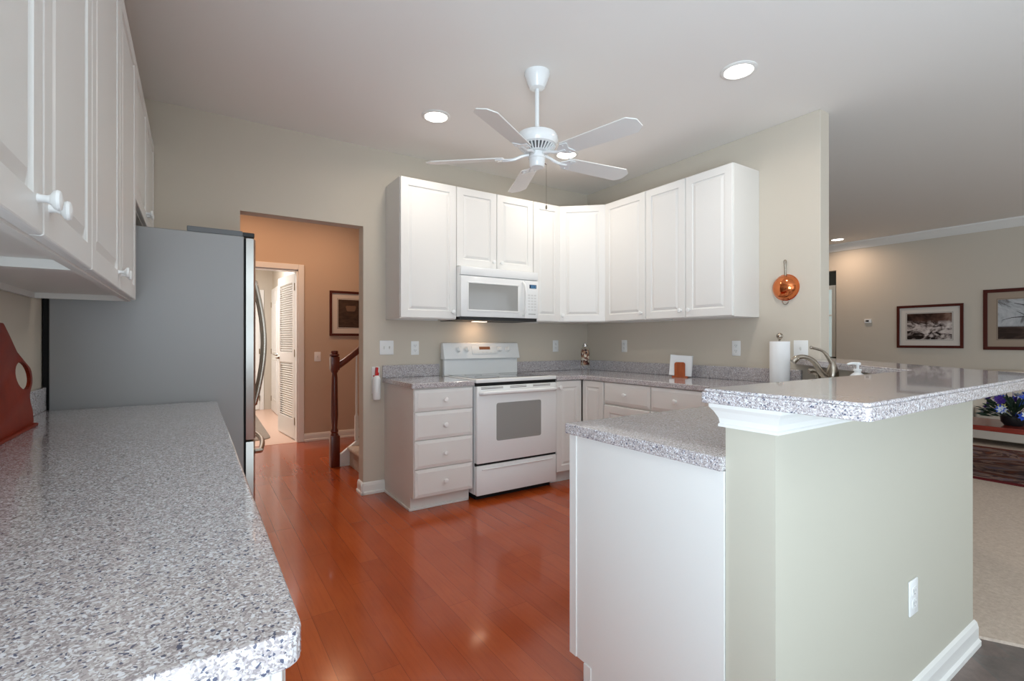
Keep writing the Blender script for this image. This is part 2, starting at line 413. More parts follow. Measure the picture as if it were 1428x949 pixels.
# living room outer wall with a dark opening, crown moulding
b = newbm(); bx(b, XR, XR+TW, YR-.1, 3.66, 0, H); bx(b, XR, XR+TW, 3.66, 4.8, 2.34, H); bx(b, XR, XR+TW, 4.8, YH+.1, 0, H)
struct('wall_living', b, M['wall'])
b = newbm(); bx(b, XR+1.9, XR+2.0, 2.4, YH+.1, 0, H); bx(b, XR+TW, XR+2, 2.4, 2.5, 0, H); struct('wall_passage', b, M['darkdoor'])
b = newbm()
for i in range(1):
    bx(b, XR+1.86, XR+1.9, 4.46, 4.53, .9, 2.3); bx(b, XR+1.86, XR+1.9, 4.95, 5.02, .9, 2.3); bx(b, XR+1.86, XR+1.9, 4.53, 4.95, 2.22, 2.3); bx(b, XR+1.86, XR+1.9, 4.53, 4.95, 1.7, 1.73)
struct('window_3', b, M['trim'])
b = newbm(); bx(b, XR+1.88, XR+1.895, 4.53, 4.95, .9, 2.22)
struct('window_4', b, mat('daylit_pane', (.6, .7, .7), .2, emit=(.55, .68, .70), es=.4))
d = bpy.data.lights.new('passage_fill', 'POINT'); d.energy = 14; d.shadow_soft_size = .1; d.color = (1, .95, .88)  # added lamp, lifts the passage walls out of black
o = bpy.data.objects.new('passage_fill', d); C.objects.link(o); o.location = (XR+1.1, 5.5, 2.5)
crown = [(0, 0), (0, -.11), (.012, -.11), (.03, -.085), (.07, -.035), (.085, -.02), (.085, 0)]
b = newbm(); t = newbm()
t = bmesh.new(); vs0 = [t.verts.new((XR-p[0], YR, H+p[1])) for p in crown]; vs1 = [t.verts.new((XR-p[0], YH, H+p[1])) for p in crown]
for k in range(len(crown)): t.faces.new((vs0[k], vs0[(k+1) % 7], vs1[(k+1) % 7], vs1[k]))
merge(b, t); struct('trim_1', b, M['trim'], label='white crown moulding along the living room ceiling')
# hall wall with doorway
DX0, DX1, DZ = .22, 1.042, 2.06
b = newbm(); bx(b, XL-.6, DX0, YH, YH+TW, 0, H); bx(b, DX0, DX1, YH, YH+TW, DZ, H); bx(b, DX1, XR+3, YH, YH+TW, 0, H)
struct('wall_hall', b, M['hallwall'])
b = newbm(); bx(b, XL-.6-TW, XL-.6, YA, YH+TW, 0, H); struct('wall_hall_left', b, M['hallwall'])
# entry room beyond
b = newbm(); bx(b, 1.17, 1.17+TW, YH+TW, 9.6, 0, H); struct('wall_entry_right', b, M['wall'])
b = newbm(); bx(b, -.8, 1.3, 9.6, 9.7, 0, H); struct('wall_entry_back', b, M['wall'])
b = newbm(); bx(b, -.9, -.8, YH+TW, 9.7, 0, H); struct('wall_entry_left', b, M['wall'])
def casing(name, x0, x1, y, z1, w=.065, d=.018):
    b = newbm()
    bx(b, x0-w, x0, y-d, y, 0, z1+w, .004); bx(b, x1, x1+w, y-d, y, 0, z1+w, .004); bx(b, x0, x1, y-d, y, z1, z1+w, .004)
    bx(b, x0-.001, x0+.016, y-.002, y+TW+.002, 0, z1); bx(b, x1-.016, x1+.001, y-.002, y+TW+.002, 0, z1); bx(b, x0, x1, y-.002, y+TW+.002, z1-.016, z1+.001)
    return struct(name, b, M['trim'])
casing('door_1', DX0, DX1, YH, DZ).__setitem__('label', 'white door casing on the hall wall')
# baseboards
bprof = [(0, 0), (.022, 0), (.022, .018), (.014, .026), (.014, .07), (.009, .088), (0, .095)]
def baseboard(name, p0, p1, side, m=None):
    p0 = Vector((*p0, 0)); p1 = Vector((*p1, 0)); d = (p1-p0).normalized(); n = Vector((d.y, -d.x, 0))*side
    t = bmesh.new(); a = [t.verts.new(p0+n*q[0]+Vector((0, 0, q[1]))) for q in bprof]; c = [t.verts.new(p1+n*q[0]+Vector((0, 0, q[1]))) for q in bprof]
    for k in range(7): t.faces.new((a[k], a[(k+1) % 7], c[(k+1) % 7], c[k]))
    t.faces.new(a); t.faces.new(c[::-1])
    return struct(name, t, M['trim'])
baseboard('baseboard_peninsula', (PX0, PY0), (PDX+.015, PY0), 1)
baseboard('baseboard_peninsula_turn', (PDX, PY0), (XB+TW, XB+TW-D), 1)
baseboard('baseboard_back', (OX1-.022, YA), (1.286, YA), 1)
baseboard('baseboard_jamb', (OX1, YA+TW), (OX1, YA-.022), -1 if False else 1)
baseboard('baseboard_hall', (DX1+.066, YH), (XB, YH), 1)
baseboard('baseboard_hall_behind', (XB+TW, YH), (XR, YH), 1)
baseboard('baseboard_living', (XR, YR), (XR, 3.66), -1)
baseboard('baseboard_entry', (1.17, YH+TW), (1.17, 8.55), -1)

# ------------------------------------------------------------ fronts, knobs, cabinets
def ringpanel(w, h, rings, x0=0, z0=0, t=.019, r=.0):
    """front slab facing -Y, front plane at y=-t, back at y=0; rings: (inset, depth behind front)"""
    bm = bmesh.new(); L = []
    def ring(ins, y): return [bm.verts.new((x0+ins, y, z0+ins)), bm.verts.new((x0+w-ins, y, z0+ins)), bm.verts.new((x0+w-ins, y, z0+h-ins)), bm.verts.new((x0+ins, y, z0+h-ins))]
    L.append(ring(0, 0))
    for ins, dep in rings: L.append(ring(ins, -t+dep))
    for a, c in zip(L, L[1:]):
        for k in range(4): bm.faces.new((a[k], a[(k+1) % 4], c[(k+1) % 4], c[k]))
    bm.faces.new(L[0]); bm.faces.new(L[-1]); return bm
def doorfront(w, h):
    s = min(.058, w*.19)
    return ringpanel(w, h, [(0, .004), (.0015, .0012), (.004, 0), (s, 0), (s+.003, .0065), (s+.010, .0085), (s+.022, .004), (s+.030, .001), (s+.034, .001)])
def drawerfront(w, h):
    return ringpanel(w, h, [(0, .008), (.001, .0065), (.004, .0055), (.02, .0015), (.023, 0), (.026, 0)])
def knob_bm():
    return lathe(newbm(), [(.008, 0), (.0065, .004), (.006, .011), (.008, .016), (.015, .020), (.0175, .025), (.0155, .029), (.008, .031), (0.0001, .0315)], ax=(0, -1, 0), seg=20)
KN = None
def knob(parent, x, z, t=.019):
    global KN
    if KN is None:
        o = obj('knob', knob_bm(), M['plastic'], smooth=True); KN = o.data; o.parent = parent
    else:
        o = bpy.data.objects.new('knob', KN); C.objects.link(o); o.parent = parent
    o.location = (x, -t, z)
def add_door(p, x, z, w, h, kx=None, kz=None):
    o = obj('door', doorfront(w, h), M['white'], p, loc=(x, 0, z), smooth=False)
    if kx is not None: knob(o, kx, kz)
    return o
def add_drawer(p, x, z, w, h):
    o = obj('drawer', drawerfront(w, h), M['white'], p, loc=(x, 0, z)); knob(o, w/2, h/2); return o
G = .0025
def wallcab(label, loc, rz, w, h, depth, doors, knobs, group=None, light=False, cat='cabinet'):
    """local: x 0..w along the front, box from y=0 (front) back to y=depth-.019"""
    t = thing('wall_cabinet', label, cat, loc, rz, group); d = depth-.019
    b = newbm()
    bx(b, 0, .018, 0, d, 0, h); bx(b, w-.018, w, 0, d, 0, h); bx(b, .018, w-.018, 0, d, h-.018, h)
    bx(b, .018, w-.018, d-.012, d, 0, h-.018); bx(b, .018, w-.018, .0, .018, 0, .04); bx(b, .018, w-.018, .018, d-.012, .022, .04)
    bx(b, .018, w-.018, .0, .018, .04, h-.018)
    obj('body', b, M['melamine'], t)
    x = 0
    for i, dw in enumerate(doors):
        k = knobs[i]; ki = .036; kx = {'l': ki, 'r': dw-2*G-ki, None: None}[k]
        add_door(t, x+G, .006, dw-2*G, h-.008, kx, .055); x += dw
    return t
def basecab(label, loc, rz, w, layout, depth=.6165, group=None, endpanel=None):
    """layout: list of (x, z, w, h, 'door'/'drawer', knobside)"""
    t = thing('base_cabinet', label, 'cabinet', loc, rz, group); d = depth
    b = newbm()
    prism(b, [(.06, 0), (d, 0), (d, .876), (0, .876), (0, .10), (.06, .10)], .0, w, axis='x')
    # prism x axis mapping: (y,z) extruded along x
    obj('body', b, M['melamine'], t)
    for (x, z, ww, hh, kind, ks) in layout:
        if kind == 'door':
            add_door(t, x+G, z, ww-2*G, hh, None if ks is None else (.028 if ks == 'l' else ww-2*G-.028), hh-.05)
        else: add_drawer(t, x+G, z, ww-2*G, hh)
    return t

DU = .335; UB = 1.384; UT = 2.457; UH = UT-UB
FA = YA-DU+.019                     # box front on the back wall
X0, X1, X2 = 1.297, 1.766, 2.528
XC = 2.835; YC = 3.246              # diagonal corner cabinet ends
wallcab('tall white wall cabinet left of the microwave, one door', (X0, FA, UB), 0, X1-X0, UH, DU-.002, [X1-X0], ['r'])
wallcab('short two-door white wall cabinet above the microwave', (X1, FA, 1.812), 0, X2-X1, UT-1.812, DU-.002, [.381, .381], ['r', 'l'])
wallcab('narrow white wall cabinet between microwave and corner cabinet', (X2, FA, UB), 0, XC-X2, UH, DU-.002, [XC-X2], [None])
# diagonal corner cabinet
XD = XB-DU+.019
t = thing('corner_wall_cabinet', 'white diagonal corner wall cabinet with one door facing the room', 'cabinet', (0, 0, UB))
b = newbm(); prism(b, [(XC+.0005, YA-.002), (XC+.0005, FA), (XD, YC+.0005), (XB-.002, YC+.0005), (XB-.002, YA-.002)], 0, UH)
obj('body', b, M['melamine'], t)
dl = math.hypot(XD-XC, FA-YC); da = math.atan2(YC-FA, XD-XC)
o = obj('door', doorfront(dl-.012, UH-.008), M['white'], t, loc=(XC+.006*math.cos(da), FA+.006*math.sin(da), .006), rot=(0, 0, da)); knob(o, .03, .055)
# right wall
RB = -math.pi/2
wallcab('white single-door wall cabinet beside the diagonal corner cabinet', (XD, YC, UB), RB, YC-2.766, UH, DU-.002, [YC-2.766], ['r'])
wallcab('white double-door wall cabinet at the near end of the right wall', (XD, 2.766, UB), RB, 2.766-1.985, UH, DU-.002, [.392, .389], ['r', 'l'])
# left wall
FL = XL+DU-.019; RL = math.pi/2
wallcab('white double-door wall cabinet above the long left counter, nearest', (FL, .66, UB), RL, 1.60-.66, UH, DU-.002, [.47, .47], ['r', 'l'])
wallcab('white double-door wall cabinet above the left counter next to refrigerator', (FL, 1.60, UB), RL, 2.70-1.60, UH, DU-.002, [.55, .55], ['r', 'l'])
wallcab('short white wall cabinet above the refrigerator', (FL, 2.70, 1.83), RL, YA-.004-2.70, UT-1.83, DU-.002, [.573, .57], ['r', 'l'])
b = newbm(); bx(b, XL+.05, XL+.14, .8, 1.5, UB+.005, UB+.021, .003)
tag(obj('cabinet_light', b, M['plastic']), 'slim white light bar under the nearest left wall cabinet', 'light')

# base cabinets, back wall: four drawer stack
DB = .6365; BF = YA-DB+.019
zs = [(.105, .197), (.307, .199), (.511, .196), (.713, .153)]
X3 = 1.757
basecab('white base cabinet with four stacked drawers left of the range', (1.287, BF, 0), 0, X3-1.287, [(0.002, z, X3-1.287-.004, h, 'drawer', None) for z, h in zs], depth=DB-.021)
b = newbm(); bx(b, 1.276, 1.2865, BF+.05, YA-.002, 0, .018, .003); bx(b, 1.2865, X3-.01, BF+.05, BF+.0595, 0, .016, .003)
struct('trim_3', b, M['trim'], label='white shoe moulding at the foot of the drawer cabinet')
X4 = 2.545; XF = XB-DB+.019
basecab('white base cabinet with one narrow door right of the range', (X4, BF, 0), 0, XF-.02-X4, [(.002, .105, XF-.023-X4, .765, 'door', 'l')], depth=DB-.021)
basecab('white base cabinet with one door in the inside corner', (XF, BF-.021, 0), RB, BF-.021-2.945, [(.002, .105, BF-.021-2.945-.004, .765, 'door', None)], depth=DB-.021)
for (ya, yb, lab) in ((2.945, 2.455, 'white base cabinet with drawer over door below napkin holder'), (2.455, 1.99, 'white base cabinet with drawer over door next to the angled sink')):
    w = ya-yb; basecab(lab, (XF, ya, 0), RB, w, [(.002, .105, w-.004, .58, 'door', 'r'), (.002, .70, w-.004, .17, 'drawer', None)], depth=DB-.021)
# peninsula base cabinets (fronts face the kitchen)
PC1 = 1.352; PCF = PC1-.019
t = basecab('white base cabinet forming the near end of the peninsula', (1.80, PCF, 0), math.pi, 1.80-PX0, [(.002, .105, .32, .765, 'door', 'r'), (.324, .105, .331, .765, 'door', 'l')], depth=PCF-PY1-.002)
b = newbm(); prism(b, [(0, .876), (.609-.0, .876), (.609, 0), (.075, 0), (.075, .092), (0, .092)], PX0-.0165-1.80, PX0-.0005-1.80, axis='x')
b2 = newbm()
prism(b2, [(PY1+.001, .0), (PC1-.075, 0), (PC1-.075, .092), (PC1, .092), (PC1, .876), (PY1+.001, .876)], PX0-.006, PX0-.0006, axis='x')
b.free()
bx(b2, PX0-.010, PX0-.006, PC1-.035, PC1-.001, .093, .875); bx(b2, PX0-.010, PX0-.006, PC1-.11, PC1-.0755, .001, .092)
o = obj('end_panel', b2, M['white'], t); o.matrix_parent_inverse = (Matrix.Translation((1.80, PCF, 0)) @ Matrix.Rotation(math.pi, 4, 'Z')).inverted()
basecab('white base cabinet in the middle of the peninsula', (2.26, PCF, 0), math.pi, 2.26-1.801, [(.002, .105, .455, .58, 'door', 'r'), (.002, .70, .455, .17, 'drawer', None)], depth=PCF-PY1-.002)
# angled sink base
t = thing('sink_cabinet', 'white angled sink base cabinet at the turn of the peninsula', 'cabinet', (0, 0, 0))
b = newbm(); prism(b, [(2.262, PCF), (XF, 1.988), (XB-.01, 1.988), (XB-.01, 1.72), (PY1+inner-.02, PY1+.03), (2.262, PY1+.03)], .1, .70)
prism(b, [(2.262, PCF-.05), (XF+.05, 1.988), (XB-.01, 1.988), (XB-.01, 1.72), (PY1+inner-.02, PY1+.03), (2.262, PY1+.03)], .0, .1)
obj('body', b, M['melamine'], t)
dl = math.hypot(XF-2.262, 1.988-PCF); da = math.atan2(PCF-1.988, 2.262-XF)
for k, ks in ((0, 'r'), (1, 'l')):
    w = dl/2-.004
    o = obj('door', doorfront(w, .58), M['white'], t, loc=(XF+(.002+k*dl/2)*math.cos(da), 1.988+(.002+k*dl/2)*math.sin(da), .105), rot=(0, 0, da)); knob(o, w-.028 if ks == 'r' else .028, .53)
o = obj('false_drawer', drawerfront(dl-.006, .17), M['white'], t, loc=(XF+.003*math.cos(da), 1.988+.003*math.sin(da), .70), rot=(0, 0, da))
# left base cabinets
CL = XL+.6165
for (y0, y1, lab) in ((.565, 1.1, 'white base cabinet at the near end of the left counter'), (1.1, 1.9, 'white base cabinet in the middle under the left counter'), (1.9, 2.80, 'white base cabinet under the left counter beside the refrigerator')):
    w = y1-y0; n = 1 if w < .6 else 2
    basecab(lab, (CL, y0, 0), RL, w, [(.002+i*w/n, .105, w/n-.004, .58, 'door', 'r' if i == 0 else 'l') for i in range(n)]+[(.002+i*w/n, .70, w/n-.004, .17, 'drawer', None) for i in range(n)], depth=.614)

# ------------------------------------------------------------ worktops
CT = .877; CZ = .914; DC = .642
t = thing('countertop', 'speckled grey countertop piece left of the range', 'countertop', (0, 0, 0))
b = newbm(); prism(b, roundpoly([(1.267, YA-.003), (1.267, YA-DC-.006), (X3, YA-DC-.006), (X3, YA-.003)], [0, .02, 0, 0]), CT, CZ, .005, 3); obj('top', b, M['granite'], t)
b = newbm(); bx(b, 1.267, X3+.004, YA-.022, YA-.001, CZ, CZ+.1, .004); obj('backsplash', b, M['granite'], t)
t = thing('countertop', 'speckled grey L-shaped countertop running from the range round to peninsula', 'countertop', (0, 0, 0))
b = newbm()
sx, sy = 2.30, PC1+.018
pp = [(X4, YA-.003), (X4, YA-DC-.006), (XB-DC, YA-DC-.006), (XB-DC, 1.97), (sx, sy), (1.122, sy), (1.122, PY1+.001), (PY1+inner-.003, PY1+.001), (XB-.002, XB-.006-inner), (XB-.002, YA-.003)]
prism(b, roundpoly(pp, [0, 0, .09, .12, .12, .012, 0, 0, 0, 0]), CT, CZ, .005, 3)
top = obj('top', b, M['granite'], t)
b = newbm(); bx(b, X4-.004, XB-.002, YA-.022, YA-.001, CZ, CZ+.1, .004); obj('backsplash', b, M['granite'], t)
b = newbm(); bx(b, XB-.023, XB-.002, XB-inner+.02, YA-.023, CZ, CZ+.1, .004); obj('backsplash', b, M['granite'], t)
t = thing('countertop', 'long speckled grey countertop in the left foreground', 'countertop', (0, 0, 0))
b = newbm(); prism(b, roundpoly([(XL+.003, .535), (XL+DC+.004, .535), (XL+DC+.004, 2.825), (XL+.003, 2.825)], [0, .028, .012, 0]), CT, CZ, .005, 3); obj('top', b, M['granite'], t)
b = newbm(); bx(b, XL+.001, XL+.022, .535, 2.825, CZ, CZ+.1, .004); obj('backsplash', b, M['granite'], t)
# raised bar
XO = XB+TW+.004
BZ = 1.0885
outer = D+.19; inb = inner-.075
def barpts(e):
    k = e*math.sqrt(2)
    return [(1.098+e, .787-e), (1.098+e, .408+e), (outer-k+.408+e, .408+e), (1.76+outer-k, 1.76-e), (XO, 1.76-e), (XO, YW-.004), (XB-.003, YW-.004), (XB-.003, XB-.003-inb-k), (.787-e+inb+k, .787-e)]
rr = [.012, .016, .05, .03, 0, 0, 0, 0, .05]
t = thing('bar_counter', 'raised speckled grey bar top on the peninsula half wall', 'countertop', (0, 0, 0))
b = newbm(); prism(b, roundpoly(barpts(0), rr), BZ-.0365, BZ-.008, .003, 2); prism(b, roundpoly(barpts(.005), rr), BZ-.009, BZ, .004, 3)
obj('top', b, M['granite'], t)
# crown under the bar
cp = [(0, 0), (.013, .0), (.013, .006), (.010, .009), (.012, .022), (.021, .040), (.029, .050), (.029, .060), (0, .060)]
b = newbm(); t2 = bmesh.new(); rings = []
z0 = 1.0515-.060
for (q, z) in cp:
    rings.append([t2.verts.new(c) for c in ((PX0+.5, PY1+q, z0+z), (PX0-q, PY1+q, z0+z), (PX0-q, PY0-q, z0+z), (PDX+q*.41, PY0-q, z0+z), (XB+TW-.02+.2*0, XB+TW-.02-D-q*1.41, z0+z))])
for a, c in zip(rings, rings[1:]):
    for k in range(4): t2.faces.new((a[k], a[k+1], c[k+1], c[k]))
t2.faces.new([r[0] for r in rings]); t2.faces.new([r[4] for r in rings][::-1])
merge(b, t2); struct('trim_2', b, M['trim'], label='white crown moulding capping the half wall')

# ------------------------------------------------------------ refrigerator
FY0 = 2.843; FY1 = FY0+.895; FXB = XL+.03; FX = .214; FD0 = .224; FD = .268
t = thing('refrigerator', 'stainless refrigerator with French doors and grey textured side', 'refrigerator', (0, 0, 0))
b = newbm(); bx(b, FXB-.004, FX, FY0, FY1, .02, 1.748, .004); obj('body', b, M['fridge'], t)
b = newbm(); bx(b, FX, FD0, FY0+.01, FY1-.01, .05, 1.74); bx(b, FXB-.025, FXB-.004, FY0+.012, FY1-.012, .03, 1.70); bx(b, FXB+.1, FX-.02, FY0+.03, FY1-.03, 0, .02); obj('gasket_and_gap_shade', b, M['darkgap'], t)  # door gasket, plus a black slab for the shaded gap behind the body
def curved_door(y0, y1, z0, z1):
    n = 10; yc = (FY0+FY1)/2; hw = (FY1-FY0)/2; pts = [(FD0, y0), (FD0, y1)]
    for k in range(n+1):
        y = y1+(y0-y1)*k/n; u = (y-yc)/hw; pts.append((FD+.016*(1-u*u)-(.010 if abs(u) > .995 else 0), y))
    b = newbm(); prism(b, pts, z0, z1, .003, 2); return b
ym = (FY0+FY1)/2
o1 = obj('door', curved_door(FY0+.001, ym-.003, .70, 1.742), M['stainless'], t, smooth=True)
o2 = obj('door', curved_door(ym+.003, FY1-.001, .70, 1.742), M['stainless'], t, smooth=True)
o3 = obj('freezer_drawer', curved_door(FY0+.001, FY1-.001, .07, .690), M['stainless'], t, smooth=True)
for o, y in ((o1, ym-.045), (o2, ym+.045)):
    b = newbm(); ps = [(FD+.010, y, .82), (FD+.035, y, .84)] + [(FD+.035+.05*math.sin(math.pi*k/14), y, .84+.72*k/14) for k in range(1, 14)] + [(FD+.035, y, 1.56), (FD+.01, y, 1.58)]
    tube(b, ps, .0125); obj('handle', b, M['handle'], o, smooth=True)
b = newbm(); ps = [(FD+.002, FY0+.07, .625), (FD+.03, FY0+.075, .625)] + [(FD+.03+.04*math.sin(math.pi*k/12), FY0+.075+(FY1-FY0-.15)*k/12, .625+.0*math.sin(math.pi*k/12)) for k in range(1, 12)] + [(FD+.03, FY1-.075, .625), (FD+.002, FY1-.07, .625)]
tube(b, ps, .0135); obj('handle', b, M['handle'], o3, smooth=True)
b = newbm(); bx(b, -.03, FX-.005, FY0+.005, FY0+.10, 1.748, 1.775, .003); obj('hinge_cover', b, mat('grey_hinge_cover', srgb(110, 112, 114), .5), t)
b = newbm(); prism(b, roundpoly([(FX-.02, FY0+.01), (FD-.004, FY0+.012), (FD-.004, FY0+.06), (FX-.02, FY0+.09)], .008), 1.749, 1.772, .003); obj('hinge', b, M['blackp'], t)
b = newbm(); bx(b, FX-.01, FD0+.01, FY0+.02, FY1-.02, .02, .065); obj('kick_grille', b, M['blackp'], t)

# ------------------------------------------------------------ range
RX0, RX1 = 1.767, 2.535; RF = YA-.645; w = RX1-RX0
t = thing('range', 'white freestanding electric range with black glass cooktop', 'stove', (RX0, RF, 0))
b = newbm(); bx(b, .003, w-.003, .02, .60, .05, .895); bx(b, .003, w-.003, .05, .60, .895, .905)
obj('body', b, M['appliance'], t)
b = newbm(); bx(b, .03, w-.03, .05, .56, .0, .05); obj('plinth', b, M['darkgap'], t)
b = newbm(); bx(b, 0, w, -.012, .595, .893, .921, .006); cook = obj('cooktop_frame', b, M['appliance'], t, smooth=True)
b = newbm(); bx(b, .035, w-.035, .055, .53, .920, .9235); gl = obj('cooktop_glass', b, M['cooktop'], t)
for (x, y, r) in ((.2, .17, .10), (.2, .40, .075), (.57, .17, .075), (.57, .40, .10)):
    b = newbm(); lathe(b, [(r-.004, 0), (r, 0), (r, .0004), (r-.004, .0004), (r-.004, 0)], (x, y, .9236), seg=36, caps=False); obj('burner_ring', b, M['burner'], gl)
# back guard: lower riser and slanted control panel
b = newbm(); bx(b, .012, w-.012, .565, .598, .905, 1.065)
prism(b, roundpoly([(.535, 1.060), (.572, 1.19), (.585, 1.197), (.62, 1.19), (.62, 1.055), (.54, 1.052)], [.004, .008, .01, .008, 0, .003]), .0, w, .006, axis='x')
bg_ = obj('back_guard', b, M['appliance'], t, smooth=True)
sl = math.atan2(.037, .13)
def onpanel(x, z):  # point on the slanted panel
    return (x, .535+(z-1.06)*math.tan(sl)-.0015, z)
nrm = Vector((0, -math.cos(sl), math.sin(sl)))
for x in (.135, .215, .555, .64):
    p = Vector(onpanel(x, 1.135))
    b = newbm(); lathe(b, [(.026, 0), (.026, .004), (.021, .008), (.019, .022), (.016, .025), (.0001, .0255)], p, nrm, 24)
    b_ = bmesh.new(); bx(b_, -.005, .005, -.032, -.006, -.019, .019, .002); merge(b, b_, Matrix.Translation(p) @ Matrix.Rotation(-sl, 4, 'X'))
    obj('knob', b, M['plastic'], bg_, smooth=True)
b = newbm(); bx(b, -.13, .13, -.004, .002, -.037, .037, .0035); o = obj('control_panel', b, M['plastic'], bg_, loc=onpanel(.40, 1.130), rot=(-sl, 0, 0), smooth=True)
b = newbm(); bx(b, -.055, .055, -.006, -.003, .004, .030, .001); obj('display', b, M['amber'], o)
for i in range(6):
    b = newbm(); x = -.105+.042*i; bx(b, x-.008, x+.008, -.0058, -.003, -.025, -.017, .0008); obj('button', b, M['trim'], o)
# oven door
b = newbm(); bx(b, .006, w-.006, -.018, .02, .285, .868, .007); od = obj('oven_door', b, M['appliance'], t, smooth=True)
b = newbm(); q = roundpoly([(.175, .445), (.6, .445), (.6, .735), (.175, .735)], .02); prism(b, q, -.0195, -.017, axis='y'); obj('window', b, M['ovenglass'], od)
b = newbm()
for x0_, x1_ in ((.04, .235), (.30, .455), (.52, .695)):
    bx(b, x0_, x1_, -.0192, -.017, .846, .851); bx(b, x0_, x1_, -.0192, -.017, .856, .860)
obj('vent_slots', b, mat('grey_vent_shadow', srgb(120, 112, 108), .7), od)
b = newbm(); hp = [(.03, -.018, .815), (.045, -.048, .818), (.08, -.055, .82), (w-.08, -.055, .82), (w-.045, -.048, .818), (w-.03, -.018, .815)]
t_ = newbm(); tube(t_, hp, .0165, 12); bmesh.ops.scale(t_, vec=(1, 1, 1), verts=t_.verts[:]); merge(b, t_); obj('handle', b, M['appliance'], od, smooth=True)
b = newbm(); bx(b, .006, w-.006, -.014, .02, .045, .268, .006); dr = obj('storage_drawer', b, M['appliance'], t, smooth=True)
b = newbm(); bx(b, .05, w-.05, -.022, -.012, .235, .243, .002); obj('pull_lip', b, M['appliance'], dr)
b = newbm(); bx(b, .004, w-.004, .0, .03, .266, .288); obj('gap_strip', b, M['darkgap'], t); b = newbm(); bx(b, .004, w-.004, .0, .03, .868, .893); obj('gap_strip', b, M['darkgap'], t)  # dark strips filling the gaps below and above the oven door

# ------------------------------------------------------------ microwave
MX0 = X1+.002; w = X2-X1-.004; MZ0, MZ1 = 1.400, 1.811; MY = YA-.405
t = thing('microwave', 'white over-the-range microwave under the short wall cabinet', 'microwave', (MX0, MY, MZ0))
h = MZ1-MZ0
b = newbm(); bx(b, 0, w, .022, .40, .006, h-.002); bx(b, 0, w, -.004, .022, h-.072, h-.002, .006); obj('body', b, M['appliance'], t, smooth=True)
b = newbm(); bx(b, .006, w-.006, .012, .395, -.020, .006); obj('underside', b, M['blackp'], t)
b = newbm(); bx(b, .26, .38, .24, .30, -.023, -.019, .001); obj('hood_lamp', b, M['lampglow_hood'], t)
b = newbm(); bx(b, 0, w-.145, -.006, .022, .006, h-.078, .006); md = obj('door', b, M['appliance'], t, smooth=True)
b = newbm()
for a_ in ((.055, w-.205, .052, .064), (.055, w-.205, h-.135, h-.123), (.055, .067, .064, h-.135), (w-.217, w-.205, .064, h-.135)): bx(b, a_[0], a_[1], -.010, -.004, a_[2], a_[3], .003)
obj('window_frame', b, M['plastic'], md, smooth=True)
b = newbm(); bx(b, .067, w-.217, -.0075, -.005, .064, h-.135); obj('window', b, M['ovenglass'], md)
b = newbm(); tube(b, catmull([(w-.165, -.006, h-.095), (w-.163, -.036, h-.13), (w-.158, -.046, h*.45), (w-.163, -.036, .06), (w-.165, -.006, .03)]), .009); obj('handle', b, M['plastic'], md, smooth=True)
b = newbm(); bx(b, w-.143, w, -.005, .022, .006, h-.078, .005); cpn = obj('control_panel', b, M['appliance'], t, smooth=True)
b = newbm(); bx(b, w-.095, w-.022, -.0062, -.0045, h-.145, h-.112); dsp = obj('display', b, M['display'], cpn)
b = newbm()
for i in range(4):
    x = w-.082+i*.014
    bx(b, x, x+.008, -.0066, -.0060, h-.140, h-.137); bx(b, x, x+.008, -.0066, -.0060, h-.121, h-.118); bx(b, x+.006, x+.008, -.0066, -.0060, h-.137, h-.121)
obj('digits', b, M['digits'], dsp)
b = newbm()
for r_ in range(6):
    for c_ in range(3):
        x = w-.110+c_*.032; z = .075+r_*.025; bx(b, x, x+.022, -.0058, -.0045, z, z+.013)
obj('keypad', b, mat('grey_key_print', srgb(214, 214, 212), .5), cpn)
b = newbm(); bx(b, w-.105, w-.03, -.0056, -.0045, .040, .046); obj('badge', b, mat('grey_badge', srgb(150, 148, 146), .5), cpn)
d = bpy.data.lights.new('hood_lamp_light', 'AREA'); d.shape = 'RECTANGLE'; d.size = .12; d.size_y = .06; d.energy = .95; d.color = (1, .66, .42)
o = bpy.data.objects.new('hood_lamp_light', d); C.objects.link(o); o.location = (MX0+.32, MY+.30, MZ0-.02); o.rotation_euler = (R(14), 0, 0)

# ------------------------------------------------------------ ceiling fan
FCX, FCY = 1.645, 2.25; BZF = 2.262
t = thing('ceiling_fan', 'white five-blade ceiling fan on a down rod over the kitchen', 'ceiling fan', (FCX, FCY, 0))
b = newbm(); lathe(b, [(.073, H-.0005), (.073, H-.014), (.069, H-.028), (.052, H-.072), (.043, H-.090), (.030, H-.096), (.0001, H-.096)], seg=36); obj('canopy', b, M['appliance'], t, smooth=True)
b = newbm(); cyl(b, (0, 0, 2.39), (0, 0, H-.09), .0125, seg=20); obj('rod', b, M['appliance'], t, smooth=True)
b = newbm(); lathe(b, [(.0001, 2.412), (.04, 2.412), (.085, 2.404), (.112, 2.39), (.120, 2.372), (.120, 2.345), (.114, 2.335), (.112, 2.328), (.098, 2.322)], seg=48); mo = obj('motor_housing', b, M['appliance'], t, smooth=True)
b = newbm(); lathe(b, [(.100, 2.324), (.066, 2.294), (.0001, 2.294)], seg=48); obj('vent_core', b, mat('vent_slot_shade', (.12, .12, .12), .6), mo, smooth=True)  # cone coloured dark to stand in for shade between the fins
b = newbm(); lathe(b, [(.046, 2.296), (.066, 2.296), (.068, 2.290), (.046, 2.288)], seg=48)
for k in range(30):
    a = 2*math.pi*k/30; c, s = math.cos(a), math.sin(a)
    t_ = bmesh.new(); bx(t_, -.024, .024, -.0035, .0035, -.004, .003); merge(b, t_, Matrix.Rotation(a, 4, 'Z') @ Matrix.Translation((.084, 0, 2.306)) @ Matrix.Rotation(R(-41), 4, 'Y'))
